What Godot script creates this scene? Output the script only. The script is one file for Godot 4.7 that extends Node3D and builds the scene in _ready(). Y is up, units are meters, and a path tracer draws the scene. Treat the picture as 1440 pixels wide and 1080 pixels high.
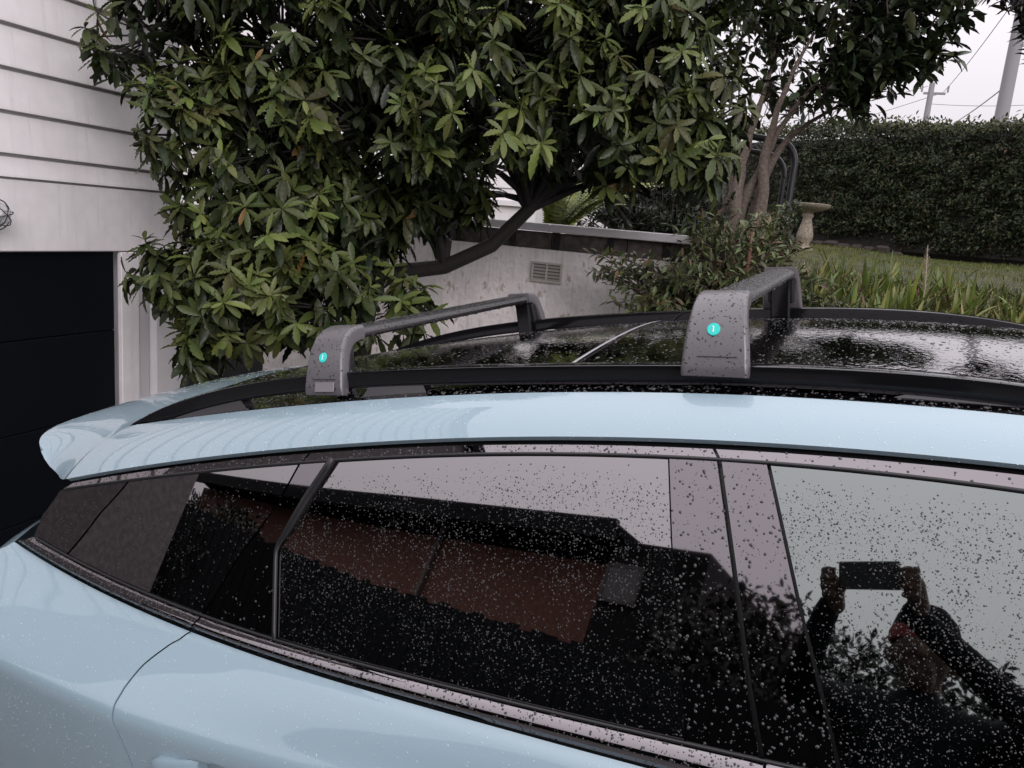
extends Node3D

var rng := RandomNumberGenerator.new()
var M := {}
var counts := {}

# ---------------------------------------------------------------- mesh builder
class MB:
	var v := PackedVector3Array()
	var ix := PackedInt32Array()
	var uv := PackedVector2Array()
	func p(a: Vector3) -> int:
		v.append(a)
		return v.size() - 1
	func tri(a: int, b: int, c: int) -> void:
		ix.append(a); ix.append(b); ix.append(c)
	func quad(a: int, b: int, c: int, d: int) -> void:
		tri(a, b, c); tri(a, c, d)
	# rows of points; row j to j+1, point i to i+1; front is clockwise when rows run down and points run right
	func grid(rows: Array, close_i := false, close_j := false) -> int:
		var first := v.size()
		var n: int = rows[0].size()
		for r in rows:
			for q in r:
				v.append(q)
		var nj := rows.size() if close_j else rows.size() - 1
		var ni := n if close_i else n - 1
		for j in nj:
			var j2 := (j + 1) % rows.size()
			for i in ni:
				var i2 := (i + 1) % n
				quad(first + j * n + i, first + j * n + i2, first + j2 * n + i2, first + j2 * n + i)
		return first
	func poly(pts: Array) -> void:
		var c := Vector3.ZERO
		for q in pts: c += q
		var ci := p(c / pts.size())
		var f := v.size()
		for q in pts: v.append(q)
		for i in pts.size():
			tri(ci, f + i, f + (i + 1) % pts.size())
	func box(c: Vector3, s: Vector3, b := Basis(), ch := 0.0) -> void:
		var h := s * 0.5
		var k: float = min(ch, min(h.x, min(h.y, h.z)) * 0.9)
		if k <= 0.0:
			var q := []
			for sx in [-1, 1]:
				for sy in [-1, 1]:
					for sz in [-1, 1]:
						q.append(c + b * Vector3(h.x * sx, h.y * sy, h.z * sz))
			for f in [[0, 1, 3, 2], [4, 6, 7, 5], [0, 4, 5, 1], [2, 3, 7, 6], [0, 2, 6, 4], [1, 5, 7, 3]]:
				var o := v.size()
				for i in f: v.append(q[i])
				quad(o, o + 3, o + 2, o + 1)
			return
		var ring := []
		for y in [[-h.y, h.x - k, h.z - k, 0.0], [-h.y + k, h.x, h.z, k], [h.y - k, h.x, h.z, k], [h.y, h.x - k, h.z - k, 0.0]]:
			var r := []
			var hx: float = y[1]
			var hz: float = y[2]
			var kk: float = y[3]
			for e in [[-hx + kk, -hz], [hx - kk, -hz], [hx, -hz + kk], [hx, hz - kk], [hx - kk, hz], [-hx + kk, hz], [-hx, hz - kk], [-hx, -hz + kk]]:
				r.append(c + b * Vector3(e[0], y[0], e[1]))
			ring.append(r)
		for j in 3:
			for i in 8:
				var i2 := (i + 1) % 8
				var o := v.size()
				for q in [ring[j][i], ring[j][i2], ring[j + 1][i2], ring[j + 1][i]]: v.append(q)
				quad(o, o + 1, o + 2, o + 3)
		var o2 := v.size()
		for q in ring[3]: v.append(q)
		for i in range(1, 7): tri(o2, o2 + i, o2 + i + 1)
		o2 = v.size()
		for q in ring[0]: v.append(q)
		for i in range(1, 7): tri(o2, o2 + i + 1, o2 + i)
	func tube(path: Array, radii: Array, sides := 8, cap := true) -> void:
		var rows := []
		var up := Vector3(0.13, 0.31, 0.94).normalized()
		for k in path.size():
			var t: Vector3 = (path[min(k + 1, path.size() - 1)] - path[max(k - 1, 0)]).normalized()
			var s := t.cross(up).normalized()
			if s.length() < 0.5: s = t.cross(Vector3.RIGHT).normalized()
			up = s.cross(t).normalized()
			var row := []
			for i in sides:
				var a := TAU * i / sides
				row.append(path[k] + (s * cos(a) + up * sin(a)) * float(radii[k]))
			rows.append(row)
		grid(rows, true)
		if cap:
			var e: Array = rows[rows.size() - 1]
			poly(e)
			var b: Array = rows[0].duplicate()
			b.reverse()
			poly(b)
	# sweep of a profile along a path: the profile's x goes along side, its y along side x tangent
	func sweep(path: Array, side: Vector3, prof: Array, sizes: Array) -> void:
		var rows := []
		for k in path.size():
			var t: Vector3 = (path[min(k + 1, path.size() - 1)] - path[max(k - 1, 0)]).normalized()
			var up := t.cross(side).normalized()
			var row := []
			for q in prof:
				row.append(path[k] + side * (q.x * sizes[k].x) + up * (q.y * sizes[k].y))
			rows.append(row)
		grid(rows, true)
		poly(rows[rows.size() - 1])
		var b: Array = rows[0].duplicate()
		b.reverse()
		poly(b)
	func lathe(c: Vector3, prof: Array, sides := 20) -> void:
		var rows := []
		for q in prof:
			var row := []
			for i in sides:
				var a := TAU * i / sides
				row.append(c + Vector3(cos(a) * q.x, q.y, sin(a) * q.x))
			rows.append(row)
		grid(rows, true)
	func add(o: MB, t := Transform3D()) -> void:
		var f := v.size()
		for q in o.v: v.append(t * q)
		for i in o.ix: ix.append(f + i)
	func volume() -> float:
		var s := 0.0
		for k in range(0, ix.size(), 3):
			s += v[ix[k]].dot(v[ix[k + 1]].cross(v[ix[k + 2]]))
		return s
	# mode: 0 flat, 1 smooth, otherwise smooth up to that angle in degrees
	func mesh(mode := 40.0, closed := false) -> ArrayMesh:
		if closed and volume() > 0.0:
			flip()
		var fn := PackedVector3Array()
		var nt := ix.size() / 3
		fn.resize(nt)
		for k in nt:
			var a := v[ix[k * 3]]
			fn[k] = (v[ix[k * 3 + 2]] - a).cross(v[ix[k * 3 + 1]] - a)
		var ov := PackedVector3Array()
		var on := PackedVector3Array()
		var oi := PackedInt32Array()
		if mode == 1.0:
			var ids := {}
			var mp := PackedInt32Array()
			mp.resize(v.size())
			for i in v.size():
				var key := Vector3i((v[i] * 20000.0).round())
				if ids.has(key):
					mp[i] = ids[key]
				else:
					mp[i] = ov.size()
					ids[key] = ov.size()
					ov.append(v[i])
			on.resize(ov.size())
			for k in nt:
				for j in 3:
					var w := mp[ix[k * 3 + j]]
					on[w] += fn[k]
					oi.append(w)
			for i in on.size():
				on[i] = on[i].normalized() if on[i].length() > 1e-12 else Vector3.UP
		else:
			var lim := cos(deg_to_rad(mode))
			var at := {}
			var keys := []
			keys.resize(v.size())
			for i in v.size():
				keys[i] = Vector3i((v[i] * 20000.0).round())
			for k in nt:
				for j in 3:
					var key: Vector3i = keys[ix[k * 3 + j]]
					if not at.has(key): at[key] = []
					at[key].append(k)
			for k in nt:
				var me := fn[k].normalized()
				for j in 3:
					var w := ix[k * 3 + j]
					var s := Vector3.ZERO
					if mode > 0.0:
						for o in at[keys[w]]:
							if fn[o].normalized().dot(me) >= lim: s += fn[o]
					else:
						s = fn[k]
					ov.append(v[w])
					on.append(s.normalized() if s.length() > 1e-14 else Vector3.UP)
					oi.append(ov.size() - 1)
		var arr := []
		arr.resize(Mesh.ARRAY_MAX)
		arr[Mesh.ARRAY_VERTEX] = ov
		arr[Mesh.ARRAY_NORMAL] = on
		arr[Mesh.ARRAY_INDEX] = oi
		var m := ArrayMesh.new()
		m.add_surface_from_arrays(Mesh.PRIMITIVE_TRIANGLES, arr)
		return m
	func flip() -> void:
		for k in range(0, ix.size(), 3):
			var t := ix[k + 1]
			ix[k + 1] = ix[k + 2]
			ix[k + 2] = t

# ---------------------------------------------------------------- nodes
func numbered(n: String) -> String:
	counts[n] = counts.get(n, -1) + 1
	return n if counts[n] == 0 else "%s_%03d" % [n, counts[n]]

func meta(o: Node, label: String, category := "", group := "", kind := "") -> void:
	if label: o.set_meta("label", label)
	if category: o.set_meta("category", category)
	if group: o.set_meta("group", group)
	if kind: o.set_meta("kind", kind)

func thing(called: String, label: String, category: String, xf := Transform3D(), group := "") -> Node3D:
	var o := Node3D.new()
	o.name = numbered(called)
	o.transform = xf
	meta(o, label, category, group)
	add_child(o, true)
	return o

func part_name(parent: Node, n: String) -> String:
	if parent == self: return numbered(n)
	var key := "%d/%s" % [parent.get_instance_id(), n]
	counts[key] = counts.get(key, -1) + 1
	return n if counts[key] == 0 else "%s_%03d" % [n, counts[key]]

func put(called: String, m: Mesh, mat: Material, parent: Node = self, xf := Transform3D()) -> MeshInstance3D:
	var o := MeshInstance3D.new()
	o.name = part_name(parent, called)
	o.mesh = m
	o.material_override = mat
	o.transform = xf
	parent.add_child(o, true)
	return o

func many(called: String, m: Mesh, mat: Material, xfs: Array, parent: Node, cols = null) -> MultiMeshInstance3D:
	var mm := MultiMesh.new()
	mm.transform_format = MultiMesh.TRANSFORM_3D
	mm.use_colors = cols != null
	mm.mesh = m
	mm.instance_count = xfs.size()
	for i in xfs.size():
		mm.set_instance_transform(i, xfs[i])
		if cols != null: mm.set_instance_color(i, cols[i])
	var o := MultiMeshInstance3D.new()
	o.name = part_name(parent, called)
	o.multimesh = mm
	o.material_override = mat
	o.set_meta("kind", "stuff")
	parent.add_child(o, true)
	return o

func lin(r: float, g: float, b: float) -> Color:
	return Color(r, g, b).linear_to_srgb()

func mat(c: Color, rough := 0.6, metal := 0.0, spec := 0.5) -> StandardMaterial3D:
	var m := StandardMaterial3D.new()
	m.albedo_color = c
	m.roughness = rough
	m.metallic = metal
	m.metallic_specular = spec
	return m

func noise_tex(freq: float, sd: int, lo: Color, hi: Color, oct := 4, size := 512, type := FastNoiseLite.TYPE_SIMPLEX_SMOOTH) -> NoiseTexture2D:
	var n := FastNoiseLite.new()
	n.seed = sd
	n.noise_type = type
	n.frequency = freq
	n.fractal_octaves = oct
	var t := NoiseTexture2D.new()
	t.noise = n
	t.seamless = true
	t.width = size
	t.height = size
	var g := Gradient.new()
	g.set_color(0, lo)
	g.set_color(1, hi)
	t.color_ramp = g
	return t

func tri_albedo(m: StandardMaterial3D, t: Texture2D, scale: float) -> void:
	m.albedo_texture = t
	m.uv1_triplanar = true
	m.uv1_world_triplanar = true
	m.uv1_scale = Vector3.ONE * scale

func bump(m: StandardMaterial3D, t: Texture2D, cm: float, scale: float) -> void:
	m.heightmap_enabled = true
	m.heightmap_texture = t
	m.heightmap_scale = cm
	m.uv1_triplanar = true
	m.uv1_world_triplanar = true
	m.uv1_scale = Vector3.ONE * scale

# ---------------------------------------------------------------- materials
func materials() -> void:
	var W := Color(1, 1, 1)
	M.paint = mat(lin(0.272, 0.374, 0.43), 0.45, 0.0, 0.5)
	M.paint.clearcoat_enabled = true
	M.paint.clearcoat = 1.0
	M.paint.clearcoat_roughness = 0.015
	M.gloss_black = mat(lin(0.222, 0.204, 0.213), 0.022, 1.0)
	M.roof_black = mat(lin(0.30, 0.282, 0.29), 0.04, 1.0)
	bump(M.roof_black, noise_tex(0.02, 5, Color.BLACK, W, 3), 0.028, 5.0)
	M.glass = mat(lin(0.30, 0.284, 0.29), 0.015, 1.0)
	M.glass_front = mat(lin(0.262, 0.283, 0.275), 0.015, 1.0)
	M.matte_black = mat(lin(0.012, 0.012, 0.013), 0.5)
	M.rubber = mat(lin(0.012, 0.012, 0.013), 0.35)
	M.rail = mat(lin(0.006, 0.006, 0.007), 0.10, 0.0, 0.5)
	M.rail_foot = mat(lin(0.05, 0.048, 0.052), 0.4)
	M.bar = mat(lin(0.02, 0.0195, 0.021), 0.27, 0.0, 0.7)
	M.bar_foot = mat(lin(0.095, 0.088, 0.094), 0.36, 0.0, 0.7)
	bump(M.bar, noise_tex(0.08, 6, Color.BLACK, W, 3), 0.05, 9.0)
	M.silver = mat(lin(0.45, 0.44, 0.46), 0.4, 0.3)
	M.sticker = mat(lin(0.02, 0.62, 0.55), 0.4)
	M.white_ink = mat(lin(0.8, 0.85, 0.85), 0.5)
	M.water = mat(lin(0.035, 0.034, 0.035), 0.03, 0.0, 0.5)
	M.water_light = mat(lin(0.46, 0.56, 0.62), 0.04, 0.0, 0.6)
	M.white = mat(lin(0.80, 0.78, 0.79), 0.55)
	tri_albedo(M.white, noise_tex(0.02, 11, Color(0.95, 0.948, 0.94), W, 6), 0.5)
	M.board = mat(lin(0.85, 0.825, 0.835), 0.5)
	tri_albedo(M.board, streak_texture(), 0.6)
	M.wall_grey = mat(lin(0.16, 0.15, 0.15), 0.7)
	tri_albedo(M.wall_grey, noise_tex(0.06, 61, Color(0.72, 0.72, 0.72), W, 6), 0.7)
	M.trim_grey = mat(lin(0.60, 0.585, 0.60), 0.55)
	M.door_dark = mat(lin(0.003, 0.0045, 0.007), 0.5, 0.0, 0.22)
	M.render_wall = mat(lin(0.91, 0.855, 0.825), 0.75)
	tri_albedo(M.render_wall, stain_texture(), 0.55)
	bump(M.render_wall, noise_tex(0.05, 14, Color.BLACK, W, 5), 0.5, 0.55)
	M.render_wall.uv1_scale = Vector3.ONE * 0.55
	M.wood_grey = mat(lin(0.15, 0.125, 0.115), 0.8)
	tri_albedo(M.wood_grey, noise_tex(0.02, 15, Color(0.6, 0.6, 0.6), W, 5), 1.3)
	M.vent = mat(lin(0.46, 0.43, 0.39), 0.7)
	M.concrete = mat(lin(0.20, 0.19, 0.185), 0.35)
	tri_albedo(M.concrete, noise_tex(0.02, 16, Color(0.75, 0.75, 0.75), W, 5), 0.6)
	M.soil = mat(lin(0.035, 0.026, 0.018), 0.9)
	tri_albedo(M.soil, noise_tex(0.03, 17, Color(0.55, 0.55, 0.5), W, 5), 0.8)
	M.lawn = mat(lin(0.085, 0.09, 0.028), 0.9)
	tri_albedo(M.lawn, noise_tex(0.02, 18, Color(0.38, 0.4, 0.3), W, 5), 0.45)
	M.bark = mat(lin(0.14, 0.105, 0.085), 0.85)
	tri_albedo(M.bark, noise_tex(0.03, 19, Color(0.45, 0.45, 0.45), W, 5), 2.2)
	M.bark_pale = mat(lin(0.215, 0.165, 0.138), 0.8)
	tri_albedo(M.bark_pale, noise_tex(0.03, 20, Color(0.5, 0.5, 0.47), W, 5), 2.0)
	M.bark_dark = mat(lin(0.03, 0.022, 0.02), 0.8)
	tri_albedo(M.bark_dark, noise_tex(0.03, 21, Color(0.5, 0.5, 0.5), W, 5), 3.0)
	M.leaf = mat(Color(1, 1, 1), 0.38, 0.0, 0.36)
	M.leaf.vertex_color_use_as_albedo = true
	M.leaf.backlight_enabled = true
	M.leaf.backlight = Color(0.25, 0.3, 0.1)
	M.leaf_gloss = mat(Color(1, 1, 1), 0.28, 0.0, 0.45)
	M.leaf_gloss.vertex_color_use_as_albedo = true
	M.stone = mat(lin(0.46, 0.395, 0.32), 0.85)
	tri_albedo(M.stone, noise_tex(0.03, 22, Color(0.5, 0.5, 0.46), W, 5), 1.6)
	M.edging = mat(lin(0.05, 0.037, 0.028), 0.9)
	tri_albedo(M.edging, noise_tex(0.03, 23, Color(0.5, 0.5, 0.5), W, 5), 1.6)
	M.steel_dark = mat(lin(0.02, 0.02, 0.022), 0.4)
	M.pole = mat(lin(0.26, 0.255, 0.27), 0.8)
	M.wire = mat(lin(0.2, 0.2, 0.21), 0.6)
	M.brick = mat(lin(0.20, 0.085, 0.055), 0.8)
	tri_albedo(M.brick, noise_tex(0.03, 24, Color(0.6, 0.6, 0.6), W, 4), 0.8)
	M.roof_dark = mat(lin(0.010, 0.011, 0.012), 0.7, 0.0, 0.15)
	M.fence_dark = mat(lin(0.009, 0.011, 0.012), 0.7, 0.0, 0.15)
	M.window_pale = mat(lin(0.35, 0.36, 0.38), 0.3)
	M.jacket = mat(lin(0.007, 0.008, 0.010), 0.8, 0.0, 0.15)
	M.jeans = mat(lin(0.03, 0.035, 0.05), 0.85)
	M.skin = mat(lin(0.06, 0.036, 0.027), 0.6, 0.0, 0.25)
	M.hat = mat(lin(0.008, 0.008, 0.009), 0.9, 0.0, 0.15)
	M.hat_band = mat(lin(0.14, 0.012, 0.012), 0.8)
	M.lens = mat(lin(0.02, 0.02, 0.02), 0.05)
	M.lamp_glass = mat(Color(0.9, 0.9, 0.9, 0.25), 0.05)
	M.lamp_glass.transparency = BaseMaterial3D.TRANSPARENCY_ALPHA
	M.bulb = mat(lin(0.6, 0.6, 0.6), 0.4)

func streak_texture() -> ImageTexture:
	var n := FastNoiseLite.new()
	n.seed = 51
	n.frequency = 0.02
	n.fractal_octaves = 5
	var im := Image.create(512, 512, false, Image.FORMAT_RGB8)
	for y in 512:
		for x in 512:
			var fx := 512.0 - absf(x - 256.0) * 2.0
			var fy := 512.0 - absf(y - 256.0) * 2.0
			var a := n.get_noise_2d(fx * 1.8, fy * 0.12)
			var b := n.get_noise_2d(fx * 0.7 + 900.0, fy * 0.7)
			var c: float = clamp(0.97 + 0.03 * b - 0.07 * clampf(a * 2.0 - 0.35, 0.0, 1.0) * (0.4 + clampf(b * 2.0, 0.0, 1.0)), 0.0, 1.0)
			im.set_pixel(x, y, Color(c, c * 0.997, c * 0.988))
	return ImageTexture.create_from_image(im)

func stain_texture() -> ImageTexture:
	var n := FastNoiseLite.new()
	n.seed = 31
	n.frequency = 0.011
	n.fractal_octaves = 5
	var d := FastNoiseLite.new()
	d.seed = 32
	d.frequency = 0.03
	d.fractal_octaves = 4
	var im := Image.create(512, 512, false, Image.FORMAT_RGB8)
	for y in 512:
		for x in 512:
			var fx := 512.0 - absf(x - 256.0) * 2.0
			var fy := 512.0 - absf(y - 256.0) * 2.0
			var a := n.get_noise_2d(fx, fy * 0.75)
			var b := d.get_noise_2d(fx * 1.1, fy * 0.7)
			var st := d.get_noise_2d(fx * 2.0 + 300.0, fy * 0.13)
			var c := 0.955 + 0.06 * a - 0.10 * clampf(st * 1.8 - 0.25, 0.0, 1.0)
			var s: float = clamp((b * (0.6 + a * 1.4) - 0.24) * 3.0, 0.0, 1.0)
			c -= 0.2 * s
			c = clamp(c, 0.0, 1.0)
			im.set_pixel(x, y, Color(c, c * (1.0 - 0.03 * s), c * (1.0 - 0.07 * s)))
	return ImageTexture.create_from_image(im)

# ---------------------------------------------------------------- car curves (car axes: x forward, y up, z to its right side)
func TP(x: float) -> float:
	var r: float = max(-0.4 - x, 0.0) / 1.2
	var f: float = max(x - 0.6, 0.0) / 1.6
	return 1.0 - 0.15 * r * r - 0.14 * f * f
func drop_front(x: float) -> float:
	var d: float = max(x - 0.62, 0.0)
	return d * d
func yU(x: float) -> float: return ((-0.0131 * x - 0.0855) * x + 0.0609) * x + 1.5003 - 0.30 * drop_front(x)
func yL(x: float) -> float: return ((-0.0041 * x - 0.0846) * x + 0.0701) * x + 1.4487 - 0.30 * drop_front(x)
func yGT(x: float) -> float: return ((-0.0151 * x - 0.0967) * x + 0.0693) * x + 1.4250 - 0.30 * drop_front(x)
func yGB(x: float) -> float: return ((-0.0107 * x + 0.0230) * x + 0.0162) * x + 1.0704 + 0.02 * drop_front(x)
func yME(x: float) -> float: return ((-0.0133 * x + 0.0109) * x - 0.0006) * x + 1.0338 + 0.03 * drop_front(x)
func z0(y: float) -> float: return 0.682 + 0.41 * (1.432 - y)
func rail_z(x: float) -> float:
	var r: float = max(-0.4 - x, 0.0) / 1.2
	var f: float = max(x - 0.6, 0.0) / 1.6
	return 0.512 * (1.0 - 0.06 * r * r - 0.14 * f * f)
func yRT(x: float) -> float: return (((-0.0771 * x - 0.0646) * x - 0.0525) * x + 0.06) * x + 1.5392 - 0.05 * drop_front(x)

func glass_pt(x: float, v: float) -> Vector3:
	var y: float = lerp(yGT(x), yGB(x), v)
	return Vector3(x, y, z0(y) * TP(x))
func trim_pt(x: float, v: float) -> Vector3:
	var y: float = lerp(yL(x) - 0.011, yGT(x) + 0.003, v)
	return Vector3(x, y, z0(y) * TP(x) - 0.005 * (1.0 - v))
func mould_pt(x: float, v: float) -> Vector3:
	var y: float = lerp(yGB(x) - 0.002, yME(x) + 0.003, v)
	return Vector3(x, y, z0(y) * TP(x) + 0.002 + 0.008 * sin(PI * clamp(v * 1.05, 0.0, 1.0)))

func poly_at(pts: Array, v: float) -> float:
	# piecewise linear x over v, extended past its ends
	var k := 0
	while k < pts.size() - 2 and v > pts[k + 1].y: k += 1
	var a: Vector2 = pts[k]
	var b: Vector2 = pts[k + 1]
	return a.x + (b.x - a.x) * (v - a.y) / (b.y - a.y)

# a patch of a side surface between two edges, with its rim turned inwards
func patch(fn: Callable, xl: Array, xr: Array, nu: int, nv: int, s: int, depth := 0.008, gl := 0.0, gr := 0.0, inset := 0.0, v0 := 0.0, v1 := 1.0) -> MB:
	var mb := MB.new()
	var rows := []
	for j in nv + 1:
		var v: float = lerp(v0, v1, float(j) / nv)
		var a := poly_at(xl, v) + gl
		var b := poly_at(xr, v) - gr
		var row := []
		for i in nu + 1:
			var q: Vector3 = fn.call(lerp(a, b, float(i) / nu), v)
			q -= Vector3(0, 0.35, 0.937) * inset
			row.append(q)
		rows.append(row)
	mb.grid(rows)
	if depth > 0.0:
		var dn := Vector3(0, -0.3, -0.95) * depth
		var edge := []
		for i in nu + 1: edge.append(rows[0][i])
		for j in range(1, nv + 1): edge.append(rows[j][nu])
		for i in range(nu - 1, -1, -1): edge.append(rows[nv][i])
		for j in range(nv - 1, 0, -1): edge.append(rows[j][0])
		var low := []
		for q in edge: low.append(q + dn)
		var f := mb.v.size()
		for q in edge: mb.v.append(q)
		for q in low: mb.v.append(q)
		var n := edge.size()
		for i in n:
			var i2 := (i + 1) % n
			mb.quad(f + i2, f + i, f + n + i, f + n + i2)
	if s < 0: mirror(mb)
	return mb

func mirror(mb: MB) -> void:
	for i in mb.v.size(): mb.v[i].z *= -1.0
	mb.flip()

func vl(x: float) -> Array: return [Vector2(x, 0), Vector2(x, 1)]

# scatter drops over a mesh: random points of its triangles, as transforms of a dome
func scatter(m: ArrayMesh, n: int, r0: float, r1: float, keep: Callable, flat := 0.5, stretch := 0.25) -> Array:
	var arr := m.surface_get_arrays(0)
	var v: PackedVector3Array = arr[Mesh.ARRAY_VERTEX]
	var nn: PackedVector3Array = arr[Mesh.ARRAY_NORMAL]
	var ix: PackedInt32Array = arr[Mesh.ARRAY_INDEX]
	var cum := PackedFloat32Array()
	var tot := 0.0
	for k in range(0, ix.size(), 3):
		var a := v[ix[k]]
		tot += (v[ix[k + 1]] - a).cross(v[ix[k + 2]] - a).length()
		cum.append(tot)
	var out := []
	var tries := 0
	while out.size() < n and tries < n * 6:
		tries += 1
		var k := cum.bsearch(rng.randf() * tot) * 3
		if k >= ix.size(): continue
		var u := rng.randf()
		var w := rng.randf()
		if u + w > 1.0:
			u = 1.0 - u
			w = 1.0 - w
		var q := v[ix[k]] * (1.0 - u - w) + v[ix[k + 1]] * u + v[ix[k + 2]] * w
		var nrm := (nn[ix[k]] * (1.0 - u - w) + nn[ix[k + 1]] * u + nn[ix[k + 2]] * w).normalized()
		if not keep.call(q, nrm): continue
		var e := pow(rng.randf(), 2.6)
		var r: float = lerp(r0, r1, e)
		var t := nrm.cross(Vector3(rng.randf() - 0.5, rng.randf() - 0.5, rng.randf() - 0.5)).normalized()
		var b := Basis(t * r * (1.0 + rng.randf() * stretch), nrm * r * flat, t.cross(nrm) * r * (1.0 - rng.randf() * stretch * 0.5))
		out.append(Transform3D(b, q))
	return out

func dome() -> ArrayMesh:
	var mb := MB.new()
	mb.lathe(Vector3.ZERO, [Vector2(0.001, 1.0), Vector2(0.45, 0.88), Vector2(0.8, 0.56), Vector2(0.97, 0.2), Vector2(1.0, -0.08)], 9)
	if mb.v.size() and mb.volume() > 0.0: mb.flip()
	return mb.mesh(1.0)

# ---------------------------------------------------------------- the car
const CAR := Transform3D(Vector3(0.9929, 0.0871, 0.0814), Vector3(-0.0893, 0.9957, 0.0232), Vector3(-0.0791, -0.0303, 0.9964), Vector3(0, 0, -1.86))
var drop_mesh: ArrayMesh
var wetness := FastNoiseLite.new()
var SEAM_D := [Vector2(-0.596, -0.051), Vector2(-0.636, 0.248), Vector2(-0.700, 0.585), Vector2(-0.757, 1.0)]
var DIVIDER := [Vector2(-0.532, 0.0), Vector2(-0.570, 0.205), Vector2(-0.601, 0.413), Vector2(-0.613, 0.48), Vector2(-0.615, 0.53), Vector2(-0.601, 0.739), Vector2(-0.583, 1.0)]
var QREAR := [Vector2(-1.032, 0.0), Vector2(-1.101, 0.365), Vector2(-1.181, 1.0)]
var FIN := [Vector2(-1.225, -0.20), Vector2(-1.252, 0.0), Vector2(-1.298, 0.5), Vector2(-1.315, 1.04)]
var RG_R := [Vector2(0.054, 0.0), Vector2(0.073, 0.326), Vector2(0.097, 0.653), Vector2(0.121, 1.0)]
var SEAM_B := [Vector2(0.1215, -0.06), Vector2(0.166, 0.42), Vector2(0.194, 0.741), Vector2(0.222, 1.0)]
var FG_L := [Vector2(0.194, 0.0), Vector2(0.251, 0.483), Vector2(0.285, 0.741), Vector2(0.317, 1.0)]
var FG_R := [Vector2(1.34, 0.0), Vector2(1.50, 1.0)]

func shift(a: Array, dx: float) -> Array:
	var o := []
	for q in a: o.append(q + Vector2(dx, 0))
	return o

func roof_y(x: float, z: float) -> float:
	var w := 0.566 * TP(x)
	var q := z / w
	return yU(x) - 0.004 + 0.047 * (1.0 - q * q)

func body_row(x: float, k: int) -> Vector3:
	# rows of the painted flank below the window moulding
	var h: float = smoothstep(0.0, -0.95, x)
	var t: float = TP(x)
	var dy: float = [0.0, 0.006, 0.018, 0.045, 0.085, 0.112, 0.16, 0.26, 0.38, 0.52, 0.66, 0.74][k]
	var z: float = [0.846, 0.856, 0.866, 0.880, 0.894, 0.907, 0.912, 0.910, 0.906, 0.915, 0.905, 0.86][k]
	var hz: float = [0.0, 0.002, 0.008, 0.026, 0.050, 0.056, 0.052, 0.046, 0.036, 0.024, 0.01, 0.0][k]
	var y := yME(x) - 0.001 - dy
	if k > 6:
		y = lerp(y, 1.03 - dy, (k - 6) / 5.0)
	var rr: float = max(-0.4 - x, 0.0) / 1.2
	var top := z0(yME(x)) * TP(x) + 0.003
	var tl := 1.0 - 0.045 * rr * rr
	var own: float = [0.0, 0.06, 0.22, 0.55, 0.95, 1.0, 1.0, 1.0, 1.0, 1.0, 1.0, 1.0][k]
	z = lerp(top + z - 0.846, z * tl, own) + h * hz
	var rear: float = max(-1.2 - x, 0.0)
	z -= rear * rear * [0.0, 0.0, 0.2, 0.6, 1.0, 1.0, 1.0, 0.9, 0.8, 0.8, 0.8, 0.8][k]
	var fr: float = max(x - 1.6, 0.0)
	z -= fr * fr * 0.22
	return Vector3(x, y, z)

func flank(x0: Callable, x1: Callable, s: int, nu: int, d := 0.01, pocket := false) -> MB:
	var fine := []
	for i in 45: fine.append(i * 0.25 if not (pocket and i > 20 and i < 36) else i * 0.25)
	if pocket:
		fine = []
		for i in 20: fine.append(i * 0.25)
		for i in 48: fine.append(5.0 + i * 0.0625)
		for i in 13: fine.append(8.0 + i * 0.25)
	var mb := MB.new()
	var rows := []
	for f in fine:
		var row := []
		for i in nu + 1:
			var kf: float = f
			var k := int(kf)
			var x: float = lerp(float(x0.call(kf)), float(x1.call(kf)), float(i) / nu)
			var q: Vector3
			var u: float = kf - k
			if u == 0.0:
				q = body_row(x, k)
			else:
				q = body_row(x, k).cubic_interpolate(body_row(x, k + 1), body_row(x, max(k - 1, 0)), body_row(x, min(k + 2, 11)), u)
			if pocket:
				var pm: float = pow(absf((q.x + 0.615) / 0.150), 2.6) + pow(absf((q.y - 0.848 - 0.05 * (q.x + 0.615)) / 0.054), 2.2)
				q.z -= 0.042 * smoothstep(1.0, 0.5, pm)
			row.append(q)
		rows.append(row)
	mb.grid(rows)
	# turned-in shut edges
	for side in [0, nu]:
		var f0 := mb.v.size()
		for r in rows: mb.v.append(r[side])
		for r in rows: mb.v.append(r[side] + Vector3(0, 0, -d))
		var n := rows.size()
		for i in n - 1:
			if side == 0: mb.quad(f0 + i, f0 + i + 1, f0 + n + i + 1, f0 + n + i)
			else: mb.quad(f0 + i + 1, f0 + i, f0 + n + i, f0 + n + i + 1)
	if s < 0: mirror(mb)
	return mb

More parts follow.
